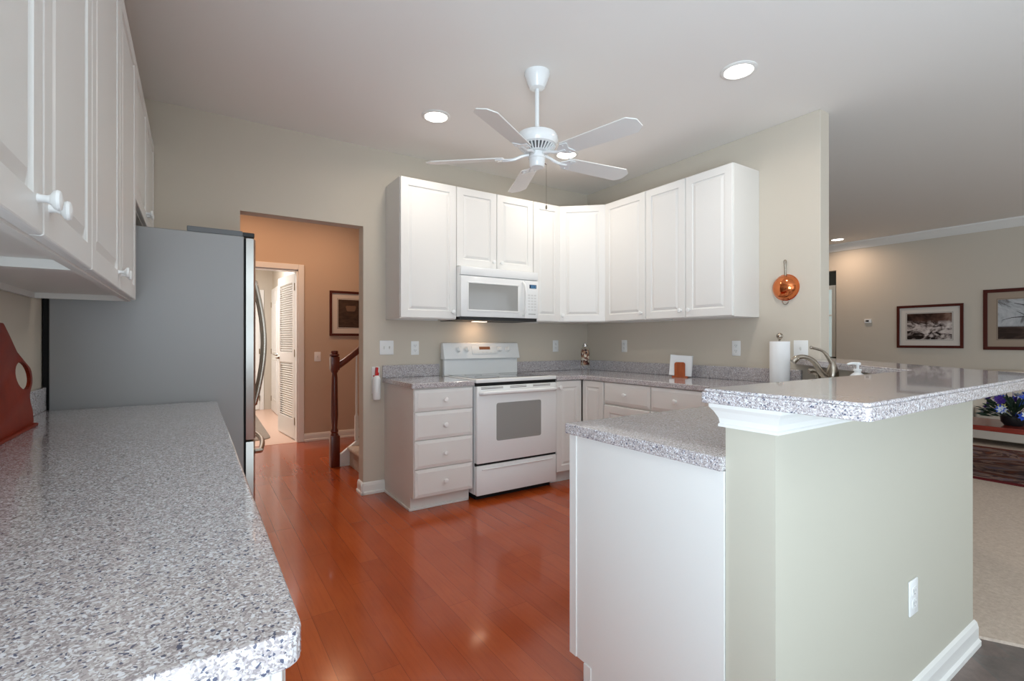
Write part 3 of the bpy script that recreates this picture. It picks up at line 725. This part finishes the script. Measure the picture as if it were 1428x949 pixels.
obj('vent_ring', b, M['appliance'], mo)
b = newbm(); lathe(b, [(.044, 2.292), (.044, 2.262), (.050, 2.262), (.050, 2.256), (.046, 2.252), (.043, 2.212), (.038, 2.205), (.0001, 2.204)], seg=40); sw = obj('switch_housing', b, M['appliance'], t, smooth=True)
b = newbm(); cyl(b, (.043, -.012, 2.235), (.055, -.015, 2.228), .003, seg=8); cyl(b, (.055, -.015, 1.99), (.055, -.015, 2.23), .0011, seg=6); lathe(b, [(.0001, -.016), (.005, -.012), (.006, 0), (.003, .008), (.0001, .01)], (.055, -.015, 1.985), seg=12); obj('pull_chain', b, M['nickel'], sw, smooth=True)
def blade_bm():
    b = bmesh.new(); pts = roundpoly([(.19, -.054), (.61, -.066), (.652, -.030), (.652, .030), (.61, .066), (.19, .054)], [.02, .012, .01, .01, .012, .02])
    prism(b, pts, -.003, .003, .0012, 1)
    bmesh.ops.transform(b, matrix=Matrix.Rotation(R(-13), 4, 'X'), verts=b.verts[:]); return b
def arm_bm():
    b = bmesh.new()
    tube(b, catmull([(.045, 0, .018), (.085, 0, .012), (.13, 0, -.004), (.17, 0, -.008), (.20, 0, -.006)]), [.009]*17+[.009]*(len(catmull([(0,0,0)]*5))-17), 8)
    t_ = bmesh.new(); prism(t_, roundpoly([(.155, -.012), (.20, -.048), (.245, -.044), (.225, 0), (.245, .044), (.20, .048), (.155, .012)], .008), -.009, -.0035, .001, 1)
    for (x, y) in ((.21, -.034), (.21, .034), (.185, 0)): lathe(t_, [(.005, -.003), (.005, 0)], (x, y, -.009), seg=10)
    merge(b, t_, Matrix.Rotation(R(-13), 4, 'X')); return b
blm = None
for k, a in enumerate((-5, 67, 139, 211, 283)):
    if k == 0:
        bl = obj('blade', blade_bm(), M['trim'], t, loc=(0, 0, BZF), rot=(0, 0, R(a)))
        ar = obj('blade_arm', arm_bm(), M['appliance'], bl, smooth=True)
    else:
        b2_ = bl.copy(); C.objects.link(b2_); b2_.parent = t; b2_.rotation_euler = (0, 0, R(a))
        a2_ = ar.copy(); C.objects.link(a2_); a2_.parent = b2_

# ------------------------------------------------------------ recessed ceiling lights
def downlight(x, y, label, power=4.6, col=(1, .90, .79), group='recessed ceiling lights'):
    t = thing('ceiling_light', label, 'ceiling light', (x, y, H), 0, group)
    b = newbm(); lathe(b, [(.098, 0), (.098, -.004), (.090, -.009), (.078, -.009), (.074, -.002), (.074, .0)], seg=40, caps=False); obj('trim_ring', b, M['trim'], t, smooth=True)
    b = newbm(); lathe(b, [(.0001, -.003), (.074, -.003), (.074, -.001)], seg=40, caps=False); obj('lens', b, M['lampglow'], t)
    d = bpy.data.lights.new('bulb', 'AREA'); d.shape = 'DISK'; d.size = .14; d.energy = power; d.color = col; d.spread = R(165)
    o = bpy.data.objects.new('bulb', d); C.objects.link(o); o.location = (x, y, H-.012)
downlight(1.384, 3.063, 'round recessed ceiling light above the range, left of the fan')
downlight(2.587, 1.601, 'round recessed ceiling light nearest, above the peninsula')
downlight(2.565, 3.099, 'round recessed ceiling light partly behind a fan blade')
downlight(8.15, 3.45, 'round recessed ceiling light far away beside the living room wall', 6, (1, .72, .52))
# hall lamps above the opening
for (x, y) in ((.45, 5.6), (1.3, 5.5)):
    d = bpy.data.lights.new('hall_bulb', 'AREA'); d.shape = 'DISK'; d.size = .15; d.energy = 7.5; d.color = (1, .60, .36)
    o = bpy.data.objects.new('hall_bulb', d); C.objects.link(o); o.location = (x, y, H-.012)

# ------------------------------------------------------------ wall plates
def plate(label, loc, rz, w, h, kind):
    t = thing('outlet' if kind == 'outlet' else 'light_switch', label, 'outlet' if kind == 'outlet' else 'light switch', loc, rz)
    b = newbm(); bx(b, -w/2, w/2, -.006, 0, -h/2, h/2, .003); pl = obj('plate', b, M['plastic'], t, smooth=True)
    if kind == 'outlet':
        for z in (-.02, .02):
            b = newbm(); prism(b, roundpoly([(-.016, z-.014), (.016, z-.014), (.016, z+.014), (-.016, z+.014)], .007), -.0075, -.005, axis='y')
            so = obj('socket', b, M['plastic'], t)
            b = newbm(); bx(b, -.008, -.006, -.0079, -.007, z-.002, z+.008); bx(b, .006, .008, -.0079, -.007, z-.002, z+.007); lathe(b, [(.0025, 0), (.0025, .0006)], (0, -.0073, z-.008), (0, -1, 0), 10); obj('slots', b, M['burner'], so)
    else:
        n = 2 if kind == 'double' else 1
        for i in range(n):
            x = (-.023, .023)[i] if n == 2 else 0
            b = newbm(); bx(b, x-.005, x+.005, -.0066, -.005, -.012, .012); bx(b, x-.0035, x+.0035, -.015, -.006, -.001, .009, .001); obj('toggle', b, mat('switch_grey_%s_%d' % (kind, i), srgb(215, 213, 208), .5), t)
    return t
plate('white double light switch on the back wall above fire extinguisher', (1.304, YA, 1.157), 0, .115, .115, 'double')
plate('white outlet on the back wall left of the range', (1.546, YA, 1.152), 0, .07, .115, 'outlet')
plate('white outlet on the back wall between range and corner', (3.04, YA, 1.160), 0, .07, .115, 'outlet')
plate('white outlet on the right wall near the glass jar', (XB, 3.318, 1.162), RB, .07, .115, 'outlet')
plate('white outlet on the right wall between napkin holder and paper towels', (XB, 2.165, 1.155), RB, .07, .115, 'outlet')
plate('white light switch on the right wall behind the faucet', (XB, 1.693, 1.158), RB, .095, .115, 'single')
plate('white outlet low on the peninsula half wall', (1.975, PY0, .372), 0, .07, .115, 'outlet')
plate('light switch on the hall wall under the stair picture', (1.262, YH, 1.02), 0, .075, .115, 'single')

# ------------------------------------------------------------ fire extinguisher
t = thing('fire_extinguisher', 'small white fire extinguisher with red trigger on the back wall', 'fire extinguisher', (1.212, YA-.034, .742))
b = newbm(); lathe(b, [(.0001, 0), (.022, 0), (.030, .006), (.032, .02), (.032, .16), (.028, .18), (.018, .192), (.012, .196), (.0001, .196)], seg=28); obj('canister', b, M['appliance'], t, smooth=True)
b = newbm(); bx(b, -.03, .034, .026, .033, .05, .262, .003); obj('bracket', b, M['plastic'], t)
b = newbm(); prism(b, roundpoly([(-.012, .194), (.014, .194), (.017, .215), (.008, .222), (.011, .258), (-.006, .262), (-.010, .23)], .003), -.012, .012, .002, axis='y'); bx(b, -.028, -.016, -.006, .006, .188, .196, .001); obj('trigger', b, M['red'], t, smooth=True)

# ------------------------------------------------------------ copper pan on the wall
t = thing('copper_pan', 'polished copper pan hanging on the right kitchen wall', 'pan', (XB, 1.794, 1.585))
b = newbm(); lathe(b, [(.0001, .066), (.03, .065), (.055, .056), (.075, .038), (.085, .014), (.088, .002), (.093, .0), (.088, -.0), (.083, .014), (.072, .035)], ax=(-1, 0, 0), seg=48, caps=False); obj('bowl', b, M['copper'], t, smooth=True)
b = newbm(); tube(b, [(-.006, 0, .085), (-.008, .0, .12), (-.010, 0, .165)], [.008, .006, .0075], 10)
tube(b, [(-.010, .009*math.sin(a), .178+.014*-math.cos(a)) for a in [2*math.pi*k/14 for k in range(15)]], .0028, 8); obj('handle', b, M['nickel'], t, smooth=True)
b = newbm(); tube(b, [(-.006, .022*math.cos(a), -.090+.028*math.sin(a)) for a in [math.pi+math.pi*k/12 for k in range(13)]], .0028, 8); obj('ring', b, M['nickel'], t, smooth=True)
b = newbm(); cyl(b, (0, 0, .187), (-.014, 0, .190), .0025, seg=8); obj('hook', b, M['nickel'], t, smooth=True)

# ------------------------------------------------------------ things on the right worktop
t = thing('paper_towel_holder', 'white paper towel roll on an upright holder near the faucet', 'paper towels', (3.275, 1.735, CZ))
b = newbm(); lathe(b, [(.0001, 0), (.075, 0), (.075, .006), (.068, .010), (.0001, .010)], seg=32); obj('base', b, M['nickel'], t, smooth=True)
b = newbm(); cyl(b, (0, 0, .01), (0, 0, .315), .006, seg=12); lathe(b, [(.006, .300), (.009, .306), (.017, .318), (.0205, .330), (.017, .342), (.008, .349), (.0001, .350)], seg=24); obj('post', b, M['nickel'], t, smooth=True)
b = newbm(); lathe(b, [(.019, .010), (.060, .010), (.061, .012), (.061, .292), (.060, .294), (.019, .294), (.019, .010)], seg=48, caps=False); obj('paper_roll', b, M['paper'], t, smooth=True)
# napkin holder
t = thing('napkin_holder', 'wooden napkin holder with white napkins by the right wall', 'napkin holder', (3.33, 2.57, CZ), R(-62))
b = newbm(); bx(b, -.062, .062, -.035, .035, 0, .012, .002); obj('base', b, M['napwood'], t)
for y in (-.031, .022):
    b = newbm(); prism(b, roundpoly([(-.042, .012), (.042, .012), (.042, .125), (-.042, .125)], [0, 0, .02, .02]), y, y+.009, .001, axis='y'); obj('side_panel', b, M['napwood'], t)
b = newbm()
for i in range(5): 
    y = -.018+.007*i; prism(b, [(-.088+.002*i, .014), (.086, .014), (.084+.001*i, .176+.001*i), (-.084, .182-.001*i)], y, y+.0055, axis='y')
bmesh.ops.transform(b, matrix=Matrix.Rotation(R(3), 4, 'Y'), verts=b.verts[:]); obj('napkins', b, M['paper'], t)
# glass jar on stand
t = thing('glass_jar', 'tall glass jar of shells on a small metal stand in the corner', 'jar', (3.10, 3.47, CZ))
b = newbm()
for k in range(4):
    a = R(20+90*k); tube(b, [(.045*math.cos(a), .045*math.sin(a), 0), (.047*math.cos(a), .047*math.sin(a), .09), (.044*math.cos(a), .044*math.sin(a), .12)], .0028, 8)
for z in (.065, .118): tube(b, [(.046*math.cos(a), .046*math.sin(a), z) for a in [2*math.pi*k/24 for k in range(25)]], .0022, 6)
obj('stand', b, M['chrome'], t, smooth=True)
b = newbm(); lathe(b, [(.0001, .07), (.036, .07), (.042, .076), (.0425, .20), (.038, .225), (.026, .236), (.024, .243)], seg=32, caps=False); obj('jar_body', b, M['glass'], t, smooth=True)
b = newbm(); lathe(b, [(.0001, .074), (.034, .074), (.038, .08), (.038, .19), (.030, .215), (.0001, .222)], seg=24); obj('contents', b, M['shells'], t, smooth=True)
b = newbm(); lathe(b, [(.026, .243), (.028, .248), (.026, .256), (.012, .262), (.012, .268), (.014, .275), (.0001, .281)], seg=24); obj('stopper', b, M['chrome'], t, smooth=True)

# sink, faucet, soap
sd = R(45); scx, scy = 2.672, 1.428
t = thing('sink', 'double-bowl sink set into the angled corner of countertop', 'sink', (scx, scy, CZ), sd)
b = newbm()
for (x0_, x1_) in ((-.38, -.01), (.01, .38)):
    for q in ((x0_, x1_, -.22, -.215), (x0_, x1_, .16, .165), (x0_, x0_+.005, -.215, .16), (x1_-.005, x1_, -.215, .16)): bx(b, q[0], q[1], q[2], q[3], -.19, .004)
    bx(b, x0_, x1_, -.22, .165, -.195, -.19)
bx(b, -.40, .40, -.24, -.22, 0, .006); bx(b, -.40, .40, .165, .185, 0, .006); bx(b, -.4, -.38, -.22, .165, 0, .006); bx(b, .38, .4, -.22, .165, 0, .006); bx(b, -.01, .01, -.22, .165, -.01, .006)
obj('basin', b, M['appliance'], t)
# cut the worktop for the sink
cb = newbm(); bx(cb, -.379, .379, -.219, .164, -.2, .1); cutter = obj('cutter_tmp', cb, M['white'], loc=(scx, scy, CZ), rot=(0, 0, sd))
md_ = top.modifiers.new('cut', 'BOOLEAN'); md_.operation = 'DIFFERENCE'; md_.object = cutter; md_.solver = 'EXACT'
bpy.context.view_layer.update()
dg = bpy.context.evaluated_depsgraph_get(); nm = bpy.data.meshes.new_from_object(top.evaluated_get(dg)); top.modifiers.clear(); top.data = nm
bpy.data.objects.remove(cutter)
# faucet; u = towards the basins
fx, fy = 2.925, 1.263
t = thing('faucet', 'brushed nickel single-lever kitchen faucet behind the raised bar', 'faucet', (fx, fy, CZ))
dirs = Vector((-.80, .60, 0)).normalized()
b = newbm(); lathe(b, [(.034, 0), (.034, .008), (.028, .014), (.026, .075), (.030, .085), (.031, .10), (.029, .125), (.024, .15), (.017, .17), (.010, .185), (.0001, .19)], seg=32); body = obj('body', b, M['nickel'], t, smooth=True)
b = newbm(); pp = catmull([dirs*.01+Vector((0, 0, .085)), dirs*.06+Vector((0, 0, .125)), dirs*.10+Vector((0, 0, .185)), dirs*.145+Vector((0, 0, .208)), dirs*.185+Vector((0, 0, .205)), dirs*.21+Vector((0, 0, .182))], 6)
tube(b, pp, [.019-.006*min(1, k/14) + (.004 if k > len(pp)-7 else 0) for k in range(len(pp))], 14); obj('spout', b, M['nickel'], t, smooth=True)
b = newbm(); pp = catmull([Vector((0, 0, .165)), dirs*.022+Vector((0, 0, .205)), dirs*.05+Vector((0, 0, .240)), dirs*.09+Vector((0, 0, .255)), dirs*.118+Vector((0, 0, .262))], 6)
tube(b, pp, [.013-.006*min(1, k/12) for k in range(len(pp)-3)]+[.009, .009, .007], 12); obj('lever', b, M['nickel'], t, smooth=True)
t = thing('side_sprayer', 'small brushed nickel side sprayer beside the faucet', 'sprayer', (2.945, 1.262+.17, CZ))
t.location = (3.0, 1.37, CZ)
b = newbm(); lathe(b, [(.024, 0), (.024, .008), (.016, .02), (.015, .06), (.0001, .06)], seg=20); obj('base', b, M['nickel'], t, smooth=True)
b = newbm(); tube(b, catmull([(0, 0, .055), (0, 0, .085), (-.006, .006, .11), (-.022, .02, .125), (-.038, .034, .122)]), [.014]*8+[.016]*(len(catmull([(0,0,0)]*5))-8), 12); obj('head', b, M['nickel'], t, smooth=True)
t = thing('soap_dispenser', 'white pump soap bottle standing behind the raised bar', 'soap dispenser', (2.728, 1.066, CZ))
b = newbm(); lathe(b, [(.0001, 0), (.032, 0), (.035, .005), (.035, .11), (.030, .13), (.014, .142), (.014, .150), (.0001, .150)], seg=28); obj('bottle', b, M['plastic'], t, smooth=True)
b = newbm(); cyl(b, (0, 0, .149), (0, 0, .160), .017, seg=24); cyl(b, (0, 0, .16), (0, 0, .178), .006, seg=12); lathe(b, [(.012, .178), (.014, .184), (.012, .191), (.0001, .193)], seg=20)
tube(b, [(0, 0, .186), (-.02, .018, .187), (-.036, .030, .182)], [.007, .006, .005], 10); obj('pump', b, M['plastic'], t, smooth=True)

# ------------------------------------------------------------ board on the left worktop
t = thing('cutting_board', 'red-brown wooden board with a cut-out handle leaning on left wall', 'cutting board', (-.478, 0, CZ), 0)
hole = []
outl = [(1.72, 0), (2.345, .0), (2.347, .05), (2.315, .105), (2.375, .155), (2.36, .20), (2.30, .225), (2.215, .262), (2.15, .315), (2.10, .352), (2.0, .356), (1.72, .356)]
po = roundpoly(outl, [0, .005, .03, .03, .04, .03, .04, .05, .05, .02, .02, 0], 4)
bb_ = newbm(); prism(bb_, po, -.005, .005, .002, 2, axis='x')
brd = obj('board', bb_, M['board'], t, smooth=True)
cb = newbm(); el = [(2.262+.080*math.cos(a)-.022*math.sin(a), .180+.048*math.sin(a)) for a in [2*math.pi*k/24 for k in range(24)]]
prism(cb, el, -.1, .1, axis='x'); cutter = obj('cutter_tmp', cb, M['white'], t)
md_ = brd.modifiers.new('cut', 'BOOLEAN'); md_.operation = 'DIFFERENCE'; md_.object = cutter; md_.solver = 'EXACT'
bpy.context.view_layer.update()
dg = bpy.context.evaluated_depsgraph_get(); nm = bpy.data.meshes.new_from_object(brd.evaluated_get(dg)); brd.modifiers.clear(); brd.data = nm
bpy.data.objects.remove(cutter)
brd.rotation_euler = (0, R(-3), 0)
b = newbm(); bx(b, -.016, .016, 1.72, 2.35, -.0, .010, .003); obj('foot_rail', b, M['board'], t)
t.location = (-.475, 0, CZ)

# ------------------------------------------------------------ hall: door leaf, entry doors, rug, picture, staircase
t = thing('louvered_door', 'open white louvered door in the hall doorway', 'door', (DX1-.018, YH+TW+.01, .012), R(96))
LW, LH, LT = .78, 2.03, .035
b = newbm(); bx(b, 0, .10, -LT, 0, 0, LH, .002); bx(b, LW-.10, LW, -LT, 0, 0, LH, .002)
for z0_, z1_ in ((0, .24), (.93, 1.06), (LH-.11, LH)): bx(b, .10, LW-.10, -LT, 0, z0_, z1_, .002)
obj('frame', b, M['trim'], t)
b = newbm()
for za, zb in ((.24, .93), (1.06, LH-.11)):
    n = int((zb-za)/.028)
    for k in range(n):
        z = za+(k+.5)*(zb-za)/n; t_ = bmesh.new(); bx(t_, .10, LW-.10, -.018, .018, -.003, .003); merge(b, t_, Matrix.Translation((0, -LT/2, z)) @ Matrix.Rotation(R(42), 4, 'X'))
obj('louvers', b, M['trim'], t)
for z in (.22, 1.05, 1.86):
    b = newbm(); cyl(b, (-.004, -.002, z-.045), (-.004, -.002, z+.045), .008, seg=10); bx(b, .0, .012, .0, .004, z-.045, z+.045); bx(b, .002, .03, -LT-.002, -LT, z-.045, z+.045); obj('hinge', b, M['hinge'], t)
b = newbm(); cyl(b, (LW-.06, 0, .98), (LW-.06, .04, .98), .024, .012, seg=16); tube(b, [(LW-.06, .04, .98), (LW-.10, .05, .98), (LW-.17, .05, .985)], .009, 8); cyl(b, (LW-.06, -LT, .98), (LW-.06, -LT-.04, .98), .024, .012, seg=16); tube(b, [(LW-.06, -LT-.04, .98), (LW-.10, -LT-.05, .98), (LW-.17, -LT-.05, .985)], .009, 8)
obj('handle', b, M['nickel'], t, smooth=True)
def panel_door(label, loc, rz, w, h=2.03, hinge_x=None, lever=None):
    t = thing('entry_door', label, 'door', loc, rz)
    b = newbm(); bx(b, 0, w, -.035, 0, 0, h, .002); 
    obj('slab', b, M['trim'], t)
    for zz, hh in ((.2, .7), (1.0, .85)):
        q = ringpanel(w-.24, hh, [(0, .001), (.02, 0), (.03, .004), (.045, .001)], t=.008); obj('panel', q, M['trim'], t, loc=(.12, -.034, zz))
    if hinge_x is not None:
        for z in (.2, 1.02, 1.83):
            b = newbm(); cyl(b, (hinge_x, -.037, z-.045), (hinge_x, -.037, z+.045), .009, seg=10); obj('hinge', b, M['hinge'], t)
    if lever is not None:
        b = newbm(); cyl(b, (lever, -.035, .98), (lever, -.075, .98), .026, .012, seg=16); s = 1 if lever < w/2 else -1; tube(b, [(lever, -.075, .98), (lever+s*.05, -.085, .98), (lever+s*.12, -.085, .985)], .009, 8); obj('handle', b, M['nickel'], t, smooth=True)
    return t
panel_door('closed white door on the side wall beyond the louvered door', (1.168, 9.42, .01), RB, .76, hinge_x=.0, lever=.70)
b = newbm(); bx(b, 1.14, 1.169, 8.59, 8.655, 0, 2.11); bx(b, 1.14, 1.169, 9.425, 9.49, 0, 2.11); bx(b, 1.14, 1.169, 8.655, 9.425, 2.045, 2.11); struct('door_2', b, M['trim'])
panel_door('closed white door on the far wall of the entry', (.16, 9.598, .01), 0, .80, hinge_x=.8, lever=.06)
b = newbm(); bx(b, .965, 1.03, 9.575, 9.6, 0, 2.11); bx(b, .09, .155, 9.575, 9.6, 0, 2.11); bx(b, .155, .965, 9.575, 9.6, 2.045, 2.11); struct('door_3', b, M['trim'])
b = newbm(); prism(b, roundpoly([(.25, 6.62), (.80, 6.62), (.84, 9.1), (.25, 9.1)], [.05, .18, .1, .05]), .002, .012, .002); o = tag(obj('entry_rug', b, M['mat_rug']), 'grey taupe rug on the entry floor beyond the doorway', 'rug')
b = newbm(); 

def picture(label, loc, rz, w, h, fw, mw, mm, pm, extra=None):
    """loc = centre on wall; local front faces -Y"""
    t = thing('picture_frame', label, 'picture', loc, rz)
    b = newbm()
    for q in ((-w/2, w/2, h/2-fw, h/2), (-w/2, w/2, -h/2, -h/2+fw), (-w/2, -w/2+fw, -h/2+fw, h/2-fw), (w/2-fw, w/2, -h/2+fw, h/2-fw)): bx(b, q[0], q[1], -.024, -.001, q[2], q[3], .002)
    obj('frame', b, M['mahogany'], t)
    b = newbm(); bx(b, -w/2+fw, w/2-fw, -.010, -.006, -h/2+fw, h/2-fw); obj('mat_board', b, mm, t)
    iw, ih = w-2*fw-2*mw, h-2*fw-2*mw
    b = newbm(); bx(b, -iw/2, iw/2, -.0118, -.0098, -ih/2, ih/2); pr = obj('print', b, pm, t)
    b = newbm(); k = .012
    for q in ((-iw/2-k, iw/2+k, ih/2+k-.003, ih/2+k), (-iw/2-k, iw/2+k, -ih/2-k, -ih/2-k+.003), (-iw/2-k, -iw/2-k+.003, -ih/2-k, ih/2+k), (iw/2+k-.003, iw/2+k, -ih/2-k, ih/2+k)): bx(b, q[0], q[1], -.0108, -.0095, q[2], q[3])
    obj('mat_line', b, M['branchink'], t)
    return t, pr
RR = -math.pi/2
picture('framed snowy creek picture on the living room wall', (XR, 2.485, 1.415), RR, .735, .605, .035, .085, M['matboard'], M['snowprint'])
tp, pr = picture('framed bare tree picture on the living room wall, cropped by the edge', (XR, 1.44, 1.485), RR, .97, .775, .042, .095, M['matboard_tan'], M['treeprint'])
b = newbm()
def br2(p0, p1, w0, w1):
    p0 = Vector((p0[0], 0, p0[1])); p1 = Vector((p1[0], 0, p1[1])); d_ = (p1-p0).normalized(); n_ = Vector((-d_.z, 0, d_.x))
    vs = [b.verts.new(v + Vector((0, -.0125, 0))) for v in (p0-n_*w0, p1-n_*w1, p1+n_*w1, p0+n_*w0)]; b.faces.new(vs)
br2((.05, -.09), (.02, .26), .035, .02); br2((.03, .05), (-.10, .20), .012, .005); br2((.04, -.02), (-.08, .03), .012, .006); br2((-.08, .03), (-.22, .02), .007, .004); br2((-.22, .02), (-.31, -.01), .004, .002)
br2((.03, .10), (.18, .25), .014, .006); br2((-.06, .155), (-.2, .20), .006, .003); br2((.06, 0), (.25, .08), .01, .004); br2((-.08, .03), (-.18, .10), .005, .002); br2((.02, .1), (-.04, .26), .008, .004)
obj('tree_ink', b, M['branchink'], pr)
tp, pr = picture('framed dark basket print on the hall wall above the stair rail', (1.73, YH, 1.555), 0, .66, .56, .03, .075, M['matboard'], M['darkprint'])
b = newbm(); prism(b, roundpoly([(-.12, .03), (-.02, .03), (0, .10), (-.14, .10)], .02), -.0128, -.0116, axis='y'); obj('basket_ink', b, M['basket'], pr)

# staircase
SY0, SY1 = YA+TW+.02, 4.86
t = thing('staircase', 'carpeted staircase with white stringer rising to the right in the hall', 'staircase', (0, 0, 0))
b = newbm(); run, rise = .26, .185; sx0 = 1.27
prof = [(sx0, 0)]
for k in range(8): prof += [(sx0+run*k, rise*(k+1)), (sx0+run*(k+1), rise*(k+1))]
prof += [(sx0+run*8, 0)]
prism(b, [(p[0], p[1]) for p in prof], SY0, SY1-.03, axis='y')
for k in range(8): bx(b, sx0+run*k-.028, sx0+run*k+.02, SY0, SY1-.03, rise*(k+1)-.032, rise*(k+1)+.001, .012, 3)
obj('treads', b, M['carpet'], t, smooth=True)
b = newbm(); prism(b, [(1.16, 0), (1.16, .10), (sx0+run*7, .10+(sx0+run*7-1.16)*rise/run), (sx0+run*7, 0)], SY1-.03, SY1+.01, axis='y'); obj('stringer', b, M['trim'], t)
b = newbm(); NX, NY = 1.135, 4.865
bx(b, NX-.042, NX+.042, NY-.042, NY+.042, 0, .30, .004); lathe(b, [(.040, .30), (.030, .325), (.036, .34), (.026, .37), (.034, .50), (.028, .85), (.024, .90), (.034, .915), (.036, .93)], (NX, NY, 0), seg=20)
bx(b, NX-.040, NX+.040, NY-.040, NY+.040, .93, 1.06, .004); lathe(b, [(.030, 1.06), (.046, 1.072), (.046, 1.08), (.028, 1.09), (.034, 1.10), (.030, 1.115), (.0001, 1.12)], (NX, NY, 0), seg=20)
obj('newel_post', b, M['newelwood'], t, smooth=True)
b = newbm(); s_ = rise/run*1.12
tube(b, [(NX+.03, NY, .965), (NX+.10, NY, .985+.03), (NX+1.9, NY, 1.015+1.8*s_)], .030, 12); obj('handrail', b, M['newelwood'], t, smooth=True)
for k in range(7):
    x = 1.345+.13*k; zb = .10+(x-1.16)*rise/run; zt = .98+(x-NX-.1)*s_
    b = newbm(); bx(b, x-.016, x+.016, NY-.016, NY+.016, zb, zb+.24); lathe(b, [(.016, zb+.24), (.010, zb+.27), (.013, zb+.36), (.008, zt)], (x, NY, 0), seg=12); obj('baluster', b, M['trim'], t, smooth=True)

# ------------------------------------------------------------ living room
b = newbm(); bx(b, -.045, .045, -.022, 0, -.03, .03, .004); t = thing('thermostat', 'small white thermostat on the living room wall', 'thermostat', (XR, 3.22, 1.515), RR)
obj('case', b, M['plastic'], t, smooth=True); b = newbm(); bx(b, -.022, .018, -.0235, -.021, -.012, .012); obj('screen', b, M['blackp'], t)
# rug
t = thing('area_rug', 'patterned dark red area rug under the coffee table', 'rug', (0, 0, .012))
b = newbm(); bx(b, 5.69, 7.48, -.9, 2.9, 0, .008, .002); obj('border', b, M['rugborder'], t)
b = newbm(); bx(b, 5.76, 7.41, -.83, 2.83, .008, .0105); obj('field', b, M['rug'], t)
# sofa (faces -X)
t = thing('sofa', 'cream upholstered sofa against the living room wall', 'sofa', (7.66, .85, .012), RR)
SWD = 2.3
b = newbm(); bx(b, -SWD/2, SWD/2, .0, .88, .06, .26, .02); bx(b, -SWD/2, SWD/2, .70, .9, .26, .80, .04, 3); obj('base', b, M['sofa'], t, smooth=True)
for s_ in (-1, 1):
    b = newbm(); bx(b, s_*SWD/2, s_*(SWD/2-.2), -.01, .88, .06, .62, .05, 4); obj('arm', b, M['sofa'], t, smooth=True)
for k in range(3):
    x = -.945+.635*k
    b = newbm(); bx(b, x, x+.62, -.02, .70, .262, .43, .035, 4); obj('seat_cushion', b, M['sofa'], t, smooth=True)
    b = newbm(); bx(b, x, x+.62, .50, .70, .43, .84, .05, 4); obj('back_cushion', b, M['sofa'], t, smooth=True)
for x in (-SWD/2+.06, SWD/2-.06):
    for y in (.06, .82):
        b = newbm(); bx(b, x-.025, x+.025, y-.025, y+.025, 0, .06); obj('leg', b, M['mahogany'], t)
# coffee table
t = thing('coffee_table', 'red mahogany coffee table on the patterned rug', 'table', (5.92, .55, .0225))
b = newbm(); bx(b, 0, .6, -.75, 1.08, .385, .43, .006); obj('tabletop', b, M['tablewood'], t)
for x in (.04, .56):
    for y in (-.70, 1.03):
        b = newbm(); cyl(b, (x, y, 0), (x, y, .385), .018, .028, seg=12); obj('leg', b, M['tablewood'], t, smooth=True)
# flowers
t = thing('flower_arrangement', 'blue and purple flower arrangement on the coffee table', 'flowers', (6.16, 1.18, .4525))
b = newbm(); lathe(b, [(.0001, 0), (.06, 0), (.085, .03), (.09, .08), (.08, .09), (.0001, .085)], seg=24); obj('pot', b, M['blackp'], t, smooth=True)
rnd = random.Random(3)
b = newbm()
for k in range(150):
    a = rnd.uniform(0, 6.28); el = rnd.uniform(.05, 1.4); r = rnd.uniform(.14, .27)
    d_ = Vector((math.cos(a)*math.cos(el), math.sin(a)*math.cos(el), math.sin(el)*.75)); p = d_*r+Vector((0, 0, .06)); s = d_.cross(Vector((rnd.uniform(-1, 1), rnd.uniform(-1, 1), 1))).normalized(); wd = rnd.uniform(.012, .022); ln = rnd.uniform(.07, .11)
    n_ = s.cross(d_)*.008
    vs = [b.verts.new(v) for v in (p-d_*ln*.6, p+s*wd+n_, p+d_*ln*.5, p-s*wd+n_)]; b.faces.new(vs)
    if k % 3 == 0: tube(b, [(0, 0, .07), p], .0018, 5)
obj('foliage', b, M['foliage'], t)['kind'] = 'stuff'
def blossom(name, mt, n, r0, r1, seed):
    rnd = random.Random(seed)
    for k in range(n):
        a = rnd.uniform(0, 6.28); el = rnd.uniform(.25, 1.35); r = rnd.uniform(r0, r1)
        d_ = Vector((math.cos(a)*math.cos(el), math.sin(a)*math.cos(el), math.sin(el)*.8)).normalized(); p = d_*r+Vector((0, 0, .06)); b = newbm()
        q = Vector((0, 0, 1)).rotation_difference(d_)
        for j in range(8):
            aa = 2*math.pi*j/8; u = q @ Vector((math.cos(aa), math.sin(aa), .35)); s = q @ Vector((-math.sin(aa), math.cos(aa), 0))
            vs = [b.verts.new(v) for v in (p, p+u*.022+s*.011, p+u*.042, p+u*.022-s*.011)]; b.faces.new(vs)
        lathe(b, [(.009, 0), (.008, .006), (.0001, .009)], p, d_, 10)
        tube(b, [(0, 0, .07), p], .0018, 5)
        obj(name, b, mt, t)
blossom('purple_flower', M['purple'], 9, .22, .27, 11); blossom('blue_flower', M['blue'], 10, .2, .26, 5); blossom('yellow_flower', M['yellow'], 3, .2, .24, 9); blossom('pale_flower', M['whitepetal'], 7, .18, .25, 21)

# ------------------------------------------------------------ families of repeated things
for o in C.objects:
    n = o.name.split('.')[0]
    if o.parent is None and 'category' in o.keys() and 'group' not in o.keys():
        g = {'wall_cabinet': 'white kitchen wall cabinets', 'base_cabinet': 'white kitchen base cabinets', 'outlet': 'white wall outlets', 'light_switch': 'white light switches', 'countertop': 'speckled grey countertops', 'picture_frame': 'framed pictures', 'entry_door': 'white entry doors'}.get(n)
        if g: o['group'] = g
